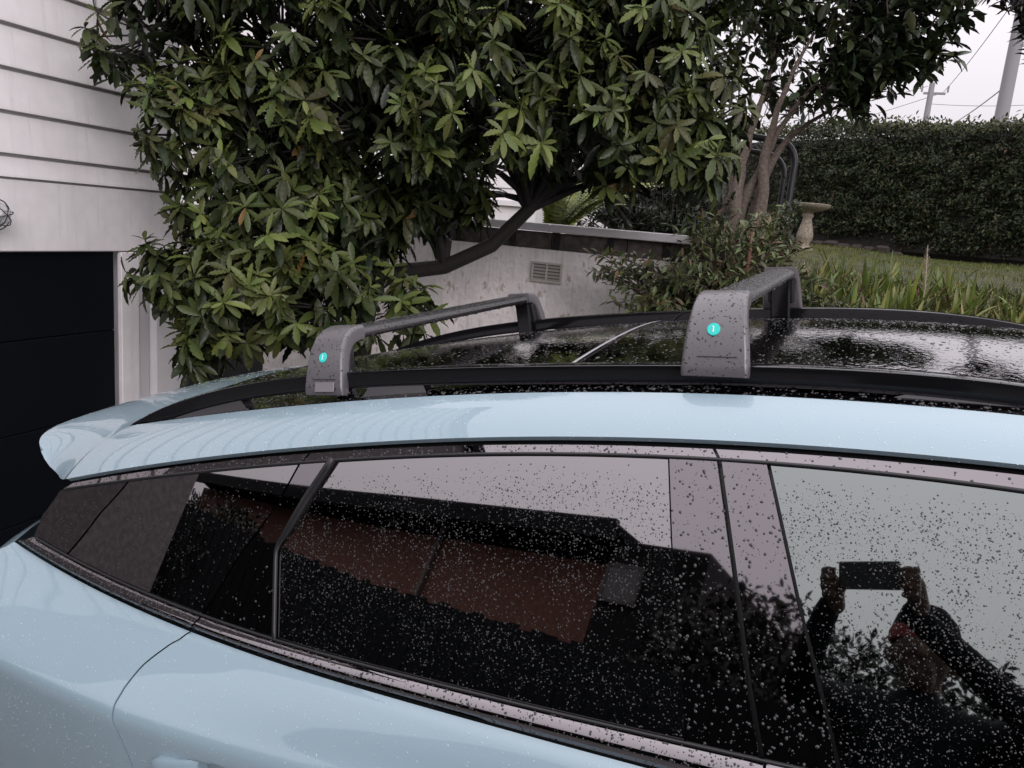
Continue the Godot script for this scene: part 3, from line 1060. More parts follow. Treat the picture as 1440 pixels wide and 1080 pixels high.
func build_shrub() -> void:
	var sh := thing("whorled_shrub", "large shrub of drooping leaf whorls between the garage and the tree, behind the car", "shrub", Transform3D(Basis(), Vector3(-2.5, -0.2, -4.35)))
	var org := sh.position
	var lobes := [[-2.91, 2.51, -3.15, 0.33], [-2.42, 2.51, -3.40, 0.41], [-1.87, 2.57, -3.50, 0.40], [-1.38, 2.59, -3.70, 0.40], [-0.90, 2.63, -4.00, 0.40], [-0.60, 2.58, -4.20, 0.25], [-2.80, 2.08, -3.20, 0.27], [-2.41, 2.01, -3.30, 0.37], [-1.94, 2.17, -3.40, 0.36], [-1.49, 2.24, -3.50, 0.36], [-1.10, 2.30, -3.80, 0.36], [-0.75, 2.24, -4.10, 0.27], [-2.72, 1.70, -3.25, 0.23], [-2.32, 1.60, -3.30, 0.34], [-2.78, 1.36, -3.05, 0.19], [-2.45, 1.28, -3.15, 0.31], [-2.04, 1.33, -3.25, 0.25], [-1.74, 1.30, -3.35, 0.19], [-2.58, 1.04, -3.05, 0.13], [-2.11, 1.80, -3.75, 0.24], [-1.66, 2.06, -3.70, 0.17], [-0.52, 2.15, -4.20, 0.20], [-2.17, 1.80, -3.5, 0.25], [-2.84, 3.02, -3.40, 0.44], [-2.05, 3.13, -3.70, 0.48], [-1.25, 3.18, -4.00, 0.48], [-0.62, 3.10, -4.30, 0.32], [-0.95, 2.05, -4.15, 0.15], [-2.55, 1.75, -3.75, 0.3], [-2.3, 2.3, -3.9, 0.4], [-1.6, 2.5, -4.1, 0.4], [-2.6, 1.2, -3.6, 0.3], [-1.95, 1.95, -4.1, 0.32], [-1.15, 2.6, -4.4, 0.42], [-2.1, 2.75, -4.1, 0.45], [-0.6, 2.35, -4.5, 0.3], [-2.75, 2.2, -3.7, 0.4], [-1.3, 2.15, -4.15, 0.2], [-1.90, 1.78, -3.9, 0.17], [-2.13, 1.57, -3.85, 0.17], [-2.28, 1.60, -3.7, 0.19], [-1.70, 1.85, -4.0, 0.13]]
	var shape := [0.015, 0.05, 0.075, 0.115, 0.105, 0.15, 0.128, 0.158, 0.125, 0.115, 0.07, 0.005]
	var meshes := [leaf_mesh(shape, 0.28, 0.22, 0.012, 12), leaf_mesh(shape, 0.42, 0.42, 0.014, 12), leaf_mesh(shape, 0.2, 0.08, 0.018, 12)]
	var leaves := []
	var wood := MB.new()
	var trunk := [Vector3(-2.45, -0.3, -4.3), Vector3(-2.42, 0.8, -4.25), Vector3(-2.29, 1.33, -4.12), Vector3(-2.14, 1.40, -4.15), Vector3(-1.87, 1.455, -4.20), Vector3(-1.61, 1.60, -4.25), Vector3(-1.42, 1.82, -4.30), Vector3(-1.32, 1.95, -4.33), Vector3(-1.04, 2.05, -4.38), Vector3(-0.73, 2.12, -4.36)]
	wood.tube(trunk, [0.075, 0.07, 0.055, 0.048, 0.043, 0.042, 0.037, 0.03, 0.022, 0.012], 9)
	var forks := [Vector3(-2.42, 0.8, -4.25), Vector3(-2.29, 1.33, -4.12), Vector3(-1.87, 1.455, -4.20), Vector3(-1.42, 1.82, -4.30)]
	for l in lobes:
		var c := Vector3(l[0], l[1], l[2])
		var f: Vector3 = forks[0]
		for q in forks:
			if q.distance_to(c) < f.distance_to(c) and q.y < c.y + 0.1: f = q
		var mid := f.lerp(c, 0.5) + Vector3(0, 0.05, -0.12)
		wood.tube([f, f.lerp(mid, 0.5) + Vector3(0, 0.02, -0.05), mid, c], [0.028, 0.022, 0.016, 0.008], 6)
	for q in trunk.size(): pass
	var twigs := MB.new()
	for l in lobes:
		var c := Vector3(l[0], l[1], l[2])
		var r: float = l[3]
		var n := int(350.0 * r * r) + 13
		for i in n:
			var d := rnd_dir()
			if d.z < -0.55: continue
			if d.y < -0.75: continue
			var tip := c + d * r * rng.randf_range(0.72, 1.02)
			var deep := false
			for o in lobes:
				if o != l and tip.distance_to(Vector3(o[0], o[1], o[2])) < o[3] * 0.62: deep = true
			if deep: continue
			var ax := (d * Vector3(1, 0.6, 1) + Vector3(0, 0.75, 0.35) + rnd_dir() * 0.35).normalized()
			twigs.tube([c.lerp(tip, 0.35) - Vector3(0, 0.05, 0), tip - ax * 0.05, tip], [0.006, 0.005, 0.004], 4, false)
			var yv := pow(rng.randf(), 3.2)
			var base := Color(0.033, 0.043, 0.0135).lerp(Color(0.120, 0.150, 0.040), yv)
			if rng.randf() < 0.15: base = base.lerp(Color(0.055, 0.052, 0.018), 0.6)
			var cnt := rng.randi_range(8, 13)
			var size := rng.randf_range(0.085, 0.132)
			var a0 := rng.randf() * TAU
			ax = (ax + rnd_dir() * 0.35).normalized()
			var side := ax.cross(Vector3(0.3, 0.1, 0.9)).normalized()
			for k in cnt:
				var upper := k % 3 == 0
				var a := a0 + 2.4 * k + rng.randf_range(-0.4, 0.4)
				var rad := side * cos(a) + ax.cross(side) * sin(a)
				var tilt := rng.randf_range(0.25, 0.9) if upper else rng.randf_range(-0.45, 0.3)
				var fwd := (rad + ax * tilt + Vector3(0, -0.12 if upper else -0.42, 0)).normalized()
				var b := frame(fwd, ax + Vector3(0, 0.3, 0) + rnd_dir() * 0.4)
				var s := size * rng.randf_range(0.62, 0.95) if upper else size * rng.randf_range(0.8, 1.25)
				var wd := rng.randf_range(0.85, 1.15)
				var col := jit(base.lerp(Color(0.10, 0.13, 0.034), 0.25 if upper else 0.0), 0.3)
				if rng.randf() < 0.006: col = Color(0.17, 0.10, 0.03)
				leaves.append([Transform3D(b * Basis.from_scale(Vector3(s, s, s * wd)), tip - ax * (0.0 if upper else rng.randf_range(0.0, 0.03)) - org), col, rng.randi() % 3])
			# older leaves lower on the same shoot
			for k in rng.randi_range(2, 5):
				var q := tip - ax * rng.randf_range(0.04, 0.12)
				var fwd := (rnd_dir() * Vector3(1, 0.3, 1) + Vector3(0, -0.45, 0)).normalized()
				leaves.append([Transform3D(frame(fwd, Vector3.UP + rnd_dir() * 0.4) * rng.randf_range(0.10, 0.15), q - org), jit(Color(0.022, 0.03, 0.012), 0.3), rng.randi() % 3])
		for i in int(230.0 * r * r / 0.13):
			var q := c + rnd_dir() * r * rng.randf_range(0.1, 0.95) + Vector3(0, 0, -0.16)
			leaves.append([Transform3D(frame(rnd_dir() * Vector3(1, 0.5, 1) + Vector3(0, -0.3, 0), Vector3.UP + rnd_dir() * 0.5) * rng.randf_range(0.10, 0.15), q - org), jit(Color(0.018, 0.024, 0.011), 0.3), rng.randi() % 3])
	for i in wood.v.size(): wood.v[i] -= org
	for i in twigs.v.size(): twigs.v[i] -= org
	put("trunk", wood.mesh(1.0), M.bark_dark, sh)
	var tw := put("twig", twigs.mesh(1.0), M.bark_dark, sh)
	tw.set_meta("kind", "stuff")
	foliage(sh, "leaf", meshes, M.leaf, leaves, 300)

# a plant made of arching shoots with leaves along them
func sprigs(parent: Node3D, org: Vector3, tips: Array, base: Vector3, per: int, size: float, cols: Array, meshes: Array, base_mat: StandardMaterial3D, n_parts: int, wood_mat: Material, reach := 0.5, rad := 0.004) -> void:
	var leaves := []
	var st := MB.new()
	for tip in tips:
		var b: Vector3 = base.lerp(tip, reach) + rnd_dir() * 0.12
		b.y = min(b.y, tip.y - 0.12)
		var mid: Vector3 = b.lerp(tip, 0.55) + Vector3(0, 0.05, 0) + rnd_dir() * 0.03
		st.tube([b, b.lerp(mid, 0.6), mid, tip], [rad, rad * 0.9, rad * 0.7, rad * 0.4], 4, false)
		for k in per:
			var t := (k + rng.randf() * 0.5) / per
			var q: Vector3 = b.lerp(mid, t * 2.0) if t < 0.5 else mid.lerp(tip, t * 2.0 - 1.0)
			var along: Vector3 = (tip - b).normalized()
			var fwd: Vector3 = along * 0.55 + rnd_dir() * 0.8
			var c: Color = cols[rng.randi() % cols.size()]
			leaves.append([Transform3D(frame(fwd, Vector3.UP + rnd_dir() * 0.6) * size * rng.randf_range(0.7, 1.25), q - org), jit(c, 0.3), rng.randi() % meshes.size()])
	for i in st.v.size(): st.v[i] -= org
	var o := put("shoot", st.mesh(1.0), wood_mat, parent)
	o.set_meta("kind", "stuff")
	foliage(parent, "leaf", meshes, base_mat, leaves, n_parts)

func in_lobes(lobes: Array, n: int, inner := 0.3) -> Array:
	var out := []
	var tot := 0.0
	for l in lobes: tot += l[3] * l[3]
	for l in lobes:
		for i in int(ceil(n * l[3] * l[3] / tot)):
			out.append(Vector3(l[0], l[1], l[2]) + rnd_dir() * float(l[3]) * rng.randf_range(inner, 1.05))
	return out

func build_tree() -> void:
	var org := Vector3(-0.45, h(-0.45, -7.2) - 0.1, -7.2)
	var t := thing("garden_tree", "multi-stemmed tree with pale trunks and dark glossy leaves behind the crossbar", "tree", Transform3D(Basis(), org))
	var stems := [
		[[-0.60, 1.45, -7.25], [-0.60, 1.75, -7.25], [-0.585, 2.05, -7.25], [-0.60, 2.30, -7.3], [-0.72, 2.7, -7.3], [-0.75, 3.2, -7.3]],
		[[-0.50, 1.45, -7.15], [-0.49, 1.75, -7.15], [-0.46, 2.05, -7.15], [-0.36, 2.33, -7.15], [-0.21, 2.75, -7.1], [0.1, 3.2, -7.1]],
		[[-0.42, 1.45, -7.25], [-0.39, 1.75, -7.25], [-0.35, 2.05, -7.3], [-0.30, 2.36, -7.3], [-0.12, 2.70, -7.35], [0.32, 3.02, -7.4]],
		[[-0.53, 1.45, -7.05], [-0.52, 1.75, -7.05], [-0.50, 2.05, -7.05], [-0.50, 2.4, -7.1], [-0.42, 2.9, -7.1], [-0.35, 3.4, -7.1]],
		[[-0.37, 1.45, -7.1], [-0.33, 1.8, -7.1], [-0.30, 2.1, -7.1], [-0.33, 2.45, -7.1], [-0.25, 2.95, -7.0], [-0.05, 3.5, -7.0]]]
	var radii := [0.078, 0.066, 0.052, 0.036, 0.022, 0.006]
	var forks := []
	for s in stems:
		var mb := MB.new()
		var pth := []
		for q in s: pth.append(Vector3(q[0], q[1], q[2]) - org)
		var fine := []
		var fr := []
		for k in s.size() - 1:
			for j in 4:
				var u := j / 4.0
				fine.append(pth[k].cubic_interpolate(pth[k + 1], pth[max(k - 1, 0)], pth[min(k + 2, s.size() - 1)], u) + rnd_dir() * 0.008)
				fr.append(lerp(float(radii[k]), float(radii[k + 1]), u) * rng.randf_range(0.92, 1.08))
		mb.tube(fine, fr, 9)
		put("trunk", mb.mesh(1.0), M.bark_pale, t)
		for k in range(11, fine.size()): forks.append(fine[k] + org)
	var lobes := [[0.05, 3.35, -7.1, 0.42], [0.38, 3.42, -7.2, 0.36], [0.62, 3.36, -7.2, 0.30], [0.80, 3.26, -7.1, 0.18], [0.42, 3.08, -7.3, 0.24], [-0.40, 3.45, -7.1, 0.35], [-0.75, 3.2, -7.3, 0.33], [0.15, 3.02, -7.2, 0.22], [0.92, 3.45, -7.0, 0.16], [0.3, 3.8, -7.2, 0.45], [0.75, 3.75, -7.1, 0.3], [-0.3, 3.95, -7.2, 0.5], [-0.9, 3.7, -7.4, 0.45], [0.34, 2.88, -7.3, 0.10], [0.62, 3.14, -7.0, 0.14], [0.84, 3.2, -6.95, 0.12], [0.55, 3.25, -7.0, 0.2], [-0.62, 2.75, -7.3, 0.2]]
	var tips := in_lobes(lobes, 430, 0.15) + in_lobes([[-0.12, 2.95, -7.15, 0.30], [0.22, 3.05, -7.15, 0.28], [-0.38, 3.05, -7.2, 0.32], [0.05, 3.25, -7.1, 0.3], [-0.3, 3.35, -7.1, 0.3]], 190, 0.1)
	tips.sort_custom(func(a, b): return a.distance_squared_to(Vector3(-0.35, 2.5, -7.2)) < b.distance_squared_to(Vector3(-0.35, 2.5, -7.2)))
	var br := MB.new()
	var leaves := []
	var shape := [0.03, 0.14, 0.21, 0.22, 0.15, 0.02]
	var meshes := [leaf_mesh(shape, 0.25, 0.10, 0.0, 5), leaf_mesh(shape, 0.35, 0.25, 0.01, 5)]
	for tip in tips:
		var f: Vector3 = forks[0]
		var best := 1e9
		for q in forks:
			var sc: float = q.distance_to(tip) + max(q.y + 0.10 - tip.y, 0.0) * 2.0 + rng.randf() * 0.12
			if sc < best:
				best = sc
				f = q
		var mid: Vector3 = f.lerp(tip, 0.5) + Vector3(0, 0.03, 0) + rnd_dir() * 0.05
		var far: float = clamp(f.distance_to(tip) / 0.5, 0.35, 1.0)
		br.tube([f, f.lerp(mid, 0.5) + rnd_dir() * 0.02, mid, mid.lerp(tip, 0.6) + rnd_dir() * 0.025, tip], [0.012 * far, 0.010 * far, 0.0075 * far, 0.005 * far, 0.0025], 5, false)
		forks.append(mid)
		forks.append(mid.lerp(tip, 0.6))
		var full: bool = tip.x > 0.2 or tip.y > 3.5
		for k in (rng.randi_range(7, 11) if full else rng.randi_range(0, 4)):
			var q: Vector3 = tip + rnd_dir() * rng.randf_range(0.0, 0.09)
			var fwd: Vector3 = rnd_dir() + (tip - mid).normalized() * 0.6 + Vector3(0, -0.15, 0)
			var dark := rng.randf() < 0.62
			leaves.append([Transform3D(frame(fwd, Vector3.UP + rnd_dir() * 0.5) * rng.randf_range(0.10, 0.165), q - org), jit(Color(0.023, 0.033, 0.017) if dark else Color(0.05, 0.065, 0.028), 0.3), rng.randi() % 2])
	for i in br.v.size(): br.v[i] -= org
	var bo := put("branch", br.mesh(1.0), M.bark, t)
	bo.set_meta("kind", "stuff")
	foliage(t, "leaf", meshes, M.leaf_gloss, leaves, 300)

func build_overhang() -> void:
	var org := Vector3(2.9, h(2.9, -5.4), -5.4)
	var t := thing("roadside_tree", "dark-leaved branch hanging into the top right corner beside the power pole", "tree", Transform3D(Basis(), org))
	var mb := MB.new()
	mb.tube([Vector3(2.9, 1.3, -5.4) - org, Vector3(2.85, 2.3, -5.35) - org, Vector3(2.6, 3.2, -5.3) - org, Vector3(2.3, 3.9, -5.2) - org], [0.09, 0.075, 0.055, 0.03], 9)
	mb.tube([Vector3(2.6, 3.2, -5.3) - org, Vector3(2.0, 3.42, -5.2) - org, Vector3(1.4, 3.32, -5.1) - org, Vector3(0.98, 3.12, -5.0) - org], [0.035, 0.026, 0.016, 0.005], 7)
	put("trunk", mb.mesh(1.0), M.bark_dark, t)
	var lobes := [[0.92, 3.10, -5.0, 0.11], [1.00, 2.99, -5.0, 0.09], [1.15, 3.25, -5.0, 0.16], [0.82, 3.12, -5.0, 0.05], [1.5, 3.35, -5.1, 0.25], [1.9, 3.5, -5.2, 0.35], [2.4, 3.7, -5.2, 0.45], [2.5, 4.1, -5.3, 0.5], [0.97, 2.92, -5.0, 0.05]]
	var shape := [0.03, 0.12, 0.17, 0.17, 0.11, 0.01]
	sprigs(t, org, in_lobes(lobes.slice(4, 8), 60, 0.2) + in_lobes(lobes.slice(0, 4) + lobes.slice(8), 62, 0.2), Vector3(1.6, 3.3, -5.1), 9, 0.085, [Color(0.018, 0.020, 0.018), Color(0.026, 0.026, 0.02), Color(0.03, 0.022, 0.022)], [leaf_mesh(shape, 0.25, 0.1, 0.0, 5), leaf_mesh(shape, 0.35, 0.25, 0.0, 5)], M.leaf_gloss, 300, M.bark_dark, 0.8, 0.004)

func h(x: float, z: float) -> float:
	var d := -z
	var y: float = lerp(1.22, 1.47, clamp((d - 4.35) / 1.2, 0.0, 1.0)) + 0.044 * clamp(d - 5.5, 0.0, 10.5)
	y += 0.02 * sin(x * 1.7 + z * 0.9) + 0.012 * sin(x * 4.1 - z * 2.3)
	if x < -0.3:
		y = lerp(y, max(y, 1.60), clamp((-0.3 - x) / 0.25, 0.0, 1.0))
	return y

func ground_y(x: float, z: float) -> float:
	return 0.0897 * clamp(x, -7.0, 6.0) - 0.0233 * (clamp(z, -6.0, 6.0) + 1.86)

const HEDGE_A := Vector3(-5.0, 0, -17.6)
const HEDGE_B := Vector3(6.2, 0, -9.45)

func build_hedge() -> void:
	var dir := (HEDGE_B - HEDGE_A).normalized()
	var out := Vector3(dir.z, 0, -dir.x)
	if out.z < 0: out = -out
	var length := HEDGE_A.distance_to(HEDGE_B)
	var hd := thing("clipped_hedge", "tall clipped dark green hedge along the back of the lawn", "hedge", Transform3D(Basis(), Vector3((HEDGE_A.x + HEDGE_B.x) / 2, 1.7, (HEDGE_A.z + HEDGE_B.z) / 2)))
	var org := hd.position
	var core := MB.new()
	var b := Basis(dir, Vector3.UP, dir.cross(Vector3.UP))
	core.box(Vector3(0, 0.92, 0) - out * 0.55, Vector3(length, 1.76, 0.85), b, 0.1)
	put("hedge_core", core.mesh(0.0), M.bark_dark, hd)
	var shape := [0.05, 0.22, 0.27, 0.2, 0.03]
	var lm := [leaf_mesh(shape, 0.3, 0.15, 0.0, 4)]
	var nz := FastNoiseLite.new()
	nz.seed = 41
	nz.frequency = 1.4
	var leaves := []
	for i in 105000:
		var u := rng.randf() * length
		var a := HEDGE_A + dir * u
		var ht: float = lerp(1.90, 1.74, u / length) + 0.035 * nz.get_noise_2d(u * 3.0, 5.0)
		var v := rng.randf()
		var q: Vector3
		var up := false
		var fade: float = clamp((u - 4.0) / 3.0, 0.15, 1.0)
		if rng.randf() > fade: continue
		if i % 5 == 0:
			q = a - out * rng.randf_range(0.0, 1.0) + Vector3(0, h(a.x, a.z) + ht + rng.randf_range(-0.10, 0.05) + 0.13 * pow(rng.randf(), 6.0), 0)
			up = true
		else:
			var y := 0.10 + v * (ht - 0.08)
			var dep: float = 0.16 * nz.get_noise_3d(u * 1.3, y * 2.0, 0.0) + 0.13 * nz.get_noise_3d(u * 3.0, y * 5.0, 3.0) + rng.randf_range(-0.12, 0.03) - 0.10 * (1.0 - clamp((y - 0.05) / 0.4, 0.0, 1.0)) * 1.6
			q = a + out * (0.0 + dep) + Vector3(0, h(a.x, a.z) + y, 0)
		var fwd := out * 0.5 + rnd_dir()
		if up: fwd = Vector3(0, 0.8, 0) + rnd_dir()
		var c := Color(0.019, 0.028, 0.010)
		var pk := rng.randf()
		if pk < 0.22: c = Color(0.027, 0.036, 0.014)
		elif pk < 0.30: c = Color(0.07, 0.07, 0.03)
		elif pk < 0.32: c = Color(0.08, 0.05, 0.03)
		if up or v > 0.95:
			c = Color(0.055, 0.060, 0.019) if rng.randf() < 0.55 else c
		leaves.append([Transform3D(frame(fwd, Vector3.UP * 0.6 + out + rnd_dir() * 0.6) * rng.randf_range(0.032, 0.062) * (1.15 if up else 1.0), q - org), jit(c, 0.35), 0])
	foliage(hd, "leaf", lm, M.leaf, leaves, 0)

func build_garden_plants() -> void:
	# loose small-leaved bush spilling over the wall
	var org := Vector3(-0.35, h(-0.3, -4.9), -4.8)
	var b := thing("loose_bush", "loose small-leaved bush spilling over the end of the white wall", "bush", Transform3D(Basis(), org))
	var lobes := [[-0.62, 1.46, -4.35, 0.25], [-0.38, 1.58, -4.6, 0.30], [-0.92, 1.50, -4.35, 0.16], [-1.05, 1.55, -4.4, 0.08], [-0.15, 1.66, -5.0, 0.26], [-0.22, 1.84, -5.3, 0.15], [-0.12, 1.97, -5.4, 0.08], [-0.48, 1.70, -4.8, 0.2], [0.02, 1.46, -4.6, 0.24], [0.25, 1.42, -4.7, 0.18], [-0.7, 1.30, -4.3, 0.2], [-0.30, 1.36, -4.35, 0.22]]
	var shape := [0.03, 0.13, 0.18, 0.15, 0.08, 0.005]
	var small := [leaf_mesh(shape, 0.3, 0.12, 0.0, 5), leaf_mesh(shape, 0.4, 0.3, 0.0, 5)]
	sprigs(b, org, in_lobes(lobes, 460, 0.3), Vector3(-0.35, 1.35, -4.75), 15, 0.056, [Color(0.10, 0.13, 0.05), Color(0.07, 0.09, 0.038), Color(0.14, 0.165, 0.07), Color(0.06, 0.07, 0.035), Color(0.13, 0.09, 0.055)], small, M.leaf, 300, M.bark, 0.45, 0.003)
	# brown upright shoot in it
	var rs := thing("bare_brown_stem", "bare reddish brown stem rising out of the loose bush", "stem", Transform3D(Basis(), Vector3(-0.24, 1.40, -4.6)))
	var rm := MB.new()
	rm.tube([Vector3(0, -0.1, 0), Vector3(0.01, 0.12, 0), Vector3(0.02, 0.24, 0.0), Vector3(0.015, 0.40, -0.02)], [0.018, 0.016, 0.013, 0.006], 7)
	put("stem", rm.mesh(1.0), mat(lin(0.13, 0.06, 0.04), 0.8), rs)
	# bush at the arch's foot
	var o2 := Vector3(-0.05, h(-0.05, -6.6), -6.6)
	var b2 := thing("grey_green_bush", "grey green bush at the foot of the dark metal arch", "bush", Transform3D(Basis(), o2))
	sprigs(b2, o2, in_lobes([[-0.22, 1.84, -6.6, 0.18], [-0.06, 2.02, -6.6, 0.11], [0.0, 2.10, -6.6, 0.06], [-0.32, 1.74, -6.5, 0.2], [-0.12, 1.66, -6.4, 0.16]], 90, 0.3), Vector3(-0.08, 1.6, -6.6), 13, 0.06, [Color(0.08, 0.10, 0.055), Color(0.05, 0.065, 0.035), Color(0.12, 0.14, 0.08)], small, M.leaf, 120, M.bark, 0.4, 0.004)
	# dark mass of bushes behind the wall, left of the tree
	var o3 := Vector3(-0.85, 1.6, -6.6)
	var b3 := thing("dark_bush", "dark bush behind the wall between the fern and the tree", "bush", Transform3D(Basis(), o3))
	sprigs(b3, o3, in_lobes([[-0.95, 1.85, -6.5, 0.28], [-1.25, 1.80, -6.7, 0.25], [-0.75, 2.1, -6.8, 0.3], [-1.1, 2.2, -7.0, 0.3], [-0.6, 1.8, -6.3, 0.22], [-1.65, 2.0, -7.4, 0.35], [-2.1, 2.05, -8.0, 0.35], [-1.4, 2.5, -7.6, 0.4]], 420, 0.2), Vector3(-0.9, 1.6, -6.6), 12, 0.07, [Color(0.022, 0.03, 0.016), Color(0.03, 0.04, 0.02)], small, M.leaf, 60, M.bark_dark, 0.4, 0.005)
	# fern over the wall
	var fo := Vector3(-1.62, 1.66, -5.55)
	var fern := thing("bright_fern", "bright green fern arching over the white cap of the wall", "fern", Transform3D(Basis(), fo))
	var ribs := MB.new()
	var fl := []
	var pin := [leaf_mesh([0.05, 0.16, 0.12, 0.01], 0.1, 0.15, 0.0, 4)]
	for k in 20:
		var a := rng.randf_range(-1.3, 1.5)
		var len := rng.randf_range(0.5, 0.85)
		var d := Vector3(sin(a) * 0.85 + 0.3, 0, cos(a) * 0.6 - 0.1)
		var pts := []
		for i in 9:
			var u := i / 8.0
			pts.append(d * len * u * 0.85 + Vector3(0, len * (1.15 * u - 0.62 * u * u), 0))
		ribs.tube(pts, [0.004, 0.004, 0.004, 0.003, 0.003, 0.003, 0.002, 0.002, 0.001], 4, false)
		for i in 22:
			var u := 0.12 + 0.88 * i / 22.0
			var f := u * 8.0
			var q: Vector3 = pts[int(f)].lerp(pts[min(int(f) + 1, 8)], f - int(f))
			var tg: Vector3 = (pts[min(int(f) + 1, 8)] - pts[int(f)]).normalized()
			var sd := tg.cross(Vector3.UP).normalized()
			for s in [-1, 1]:
				fl.append([Transform3D(frame(sd * s + tg * 0.5 + Vector3(0, -0.15, 0), Vector3(0.25, 0.6, 0.8)) * 0.10 * (1.1 - u * 0.8), q), jit(Color(0.26, 0.31, 0.07), 0.3), 0])
	put("frond_stalks", ribs.mesh(1.0), mat(lin(0.10, 0.10, 0.04), 0.7), fern)
	foliage(fern, "leaflet", pin, M.leaf, fl, 0)
	# strappy clumps along the bank
	var blades := []
	for v in 4:
		var mb := MB.new()
		var rows := []
		for k in 8:
			var u := k / 7.0
			var w: float = 0.5 * (0.35 + 0.65 * sin(PI * min(u * 0.75 + 0.18, 1.0))) * (1.0 - pow(u, 4.0))
			var bend: float = [0.25, 0.55, 0.85, 0.4][v]
			rows.append([Vector3(u * bend * 0.75, u * (1.0 - 0.55 * bend * u), -w * 0.08), Vector3(u * bend * 0.75 + 0.012, u * (1.0 - 0.55 * bend * u) - 0.01, 0), Vector3(u * bend * 0.75, u * (1.0 - 0.55 * bend * u), w * 0.08)])
		mb.grid(rows)
		blades.append(mb.mesh(1.0))
	var spots := [[0.16, -5.2], [0.34, -4.95], [0.46, -5.3], [0.60, -5.0], [0.30, -5.6], [0.78, -5.35], [0.92, -4.95], [0.72, -4.75], [1.05, -5.3], [0.50, -4.7], [1.20, -5.0], [0.62, -5.65], [1.34, -5.35], [0.15, -4.75], [1.5, -5.05], [0.95, -5.7]]
	var tints_b := [Color(0.085, 0.12, 0.032), Color(0.12, 0.15, 0.04), Color(0.06, 0.085, 0.025), Color(0.19, 0.185, 0.065)]
	var dist := 0
	for s in spots:
		var c := Vector3(s[0], h(s[0], s[1]), s[1])
		var cl := thing("strappy_plant", "clump of arching strap leaves on the bank behind the far roof rail", "plant", Transform3D(Basis(), c), "strappy clumps along the bank")
		for k in 18:
			var a := rng.randf() * TAU
			var bs := Basis(Vector3.UP, a) * Basis(Vector3(0, 0, 1), rng.randf_range(-0.75, 0.45))
			var sc := rng.randf_range(0.18, 0.37)
			bs = bs * Basis.from_scale(Vector3(sc, sc, sc * rng.randf_range(0.7, 1.3)))
			put("blade", blades[rng.randi() % 4], tint(M.leaf, jit(tints_b[(k + dist) % 4], 0.2)), cl, Transform3D(bs, Vector3(rng.randf_range(-0.04, 0.04), -0.01, rng.randf_range(-0.04, 0.04))))
		dist += 1
	var yl := Vector3(0.66, h(0.66, -5.0), -5.0)
	var yp := thing("yellow_leaf_plant", "broad upright yellow green leaf beside the dry grass plume", "plant", Transform3D(Basis(), yl))
	for k in 3:
		var bs := Basis(Vector3.UP, [0.2, 2.0, 3.6][k]) * Basis.from_scale(Vector3(0.22, [0.42, 0.30, 0.26][k], [0.85, 0.5, 0.4][k]))
		put("blade", blades[0], tint(M.leaf, [Color(0.24, 0.27, 0.05), Color(0.17, 0.21, 0.05), Color(0.12, 0.17, 0.05)][k]), yp, Transform3D(bs, Vector3(0.01 * k, 0, 0)))
	var pl := Vector3(0.745, h(0.74, -5.05), -5.05)
	var gp := thing("dry_grass_plume", "tall pale dry grass plume rising above the bank plants", "grass plume", Transform3D(Basis(), pl))
	var pm := MB.new()
	var stalk := [Vector3(0, 0, 0), Vector3(-0.005, 0.2, 0), Vector3(-0.02, 0.34, 0), Vector3(-0.03, 0.43, 0)]
	pm.tube(stalk, [0.004, 0.003, 0.0025, 0.002], 5, false)
	var fz := MB.new()
	for k in 90:
		var u := rng.randf_range(0.05, 1.0)
		var q := Vector3(-0.03 * u, 0.14 + 0.29 * u, 0)
		var d := (Vector3(rng.randf_range(-1, 1), rng.randf_range(0.5, 1.4), rng.randf_range(-1, 1))).normalized() * 0.06 * (1.2 - u)
		fz.tube([q, q + d], [0.0008, 0.0004], 3, false)
	put("stalk", pm.mesh(1.0), mat(lin(0.36, 0.30, 0.22), 0.8), gp)
	var f2 := put("plume", fz.mesh(0.0), mat(lin(0.34, 0.28, 0.21), 0.8), gp)
	f2.set_meta("kind", "stuff")
	# ground cover on the bank and grass on the lawn
	var gx := []
	var gc := []
	for i in 9000:
		var x := rng.randf_range(-0.1, 2.2)
		var z := rng.randf_range(-6.2, -4.42)
		var bs := Basis(Vector3.UP, rng.randf() * TAU) * Basis(Vector3(0, 0, 1), rng.randf_range(-0.6, 0.3))
		var sc := rng.randf_range(0.06, 0.19)
		gx.append(Transform3D(bs * Basis.from_scale(Vector3(sc, sc, sc * rng.randf_range(0.6, 1.6))), Vector3(x, h(x, z) - 0.01, z)))
		var pk := rng.randf()
		gc.append(jit(Color(0.075, 0.095, 0.03) if pk < 0.5 else (Color(0.17, 0.155, 0.06) if pk < 0.85 else Color(0.11, 0.075, 0.04)), 0.35))
	var g1 := many("ground_cover", blades[1], M.leaf, gx, self, gc)
	meta(g1, "mixed low green and dry ground cover on the bank", "ground cover", "", "stuff")
	gx = []
	gc = []
	for i in 42000:
		var z: float = -lerp(6.0, 15.5, sqrt(rng.randf()))
		var x := rng.randf_range(-0.6, 4.6)
		if Geometry2D.segment_intersects_segment(Vector2(x, z), Vector2(0, 0), Vector2(HEDGE_A.x, HEDGE_A.z), Vector2(HEDGE_B.x, HEDGE_B.z)) != null: continue
		var bs := Basis(Vector3.UP, rng.randf() * TAU) * Basis(Vector3(0, 0, 1), rng.randf_range(-0.5, 0.3))
		var sc := rng.randf_range(0.025, 0.055)
		gx.append(Transform3D(bs * Basis.from_scale(Vector3(sc, sc, sc * 1.3)), Vector3(x, h(x, z) - 0.004, z)))
		var pk := rng.randf()
		var pt := 0.5 + 0.5 * sin(x * 2.3 + sin(z * 1.1) * 2.0) * sin(z * 1.7 + x)
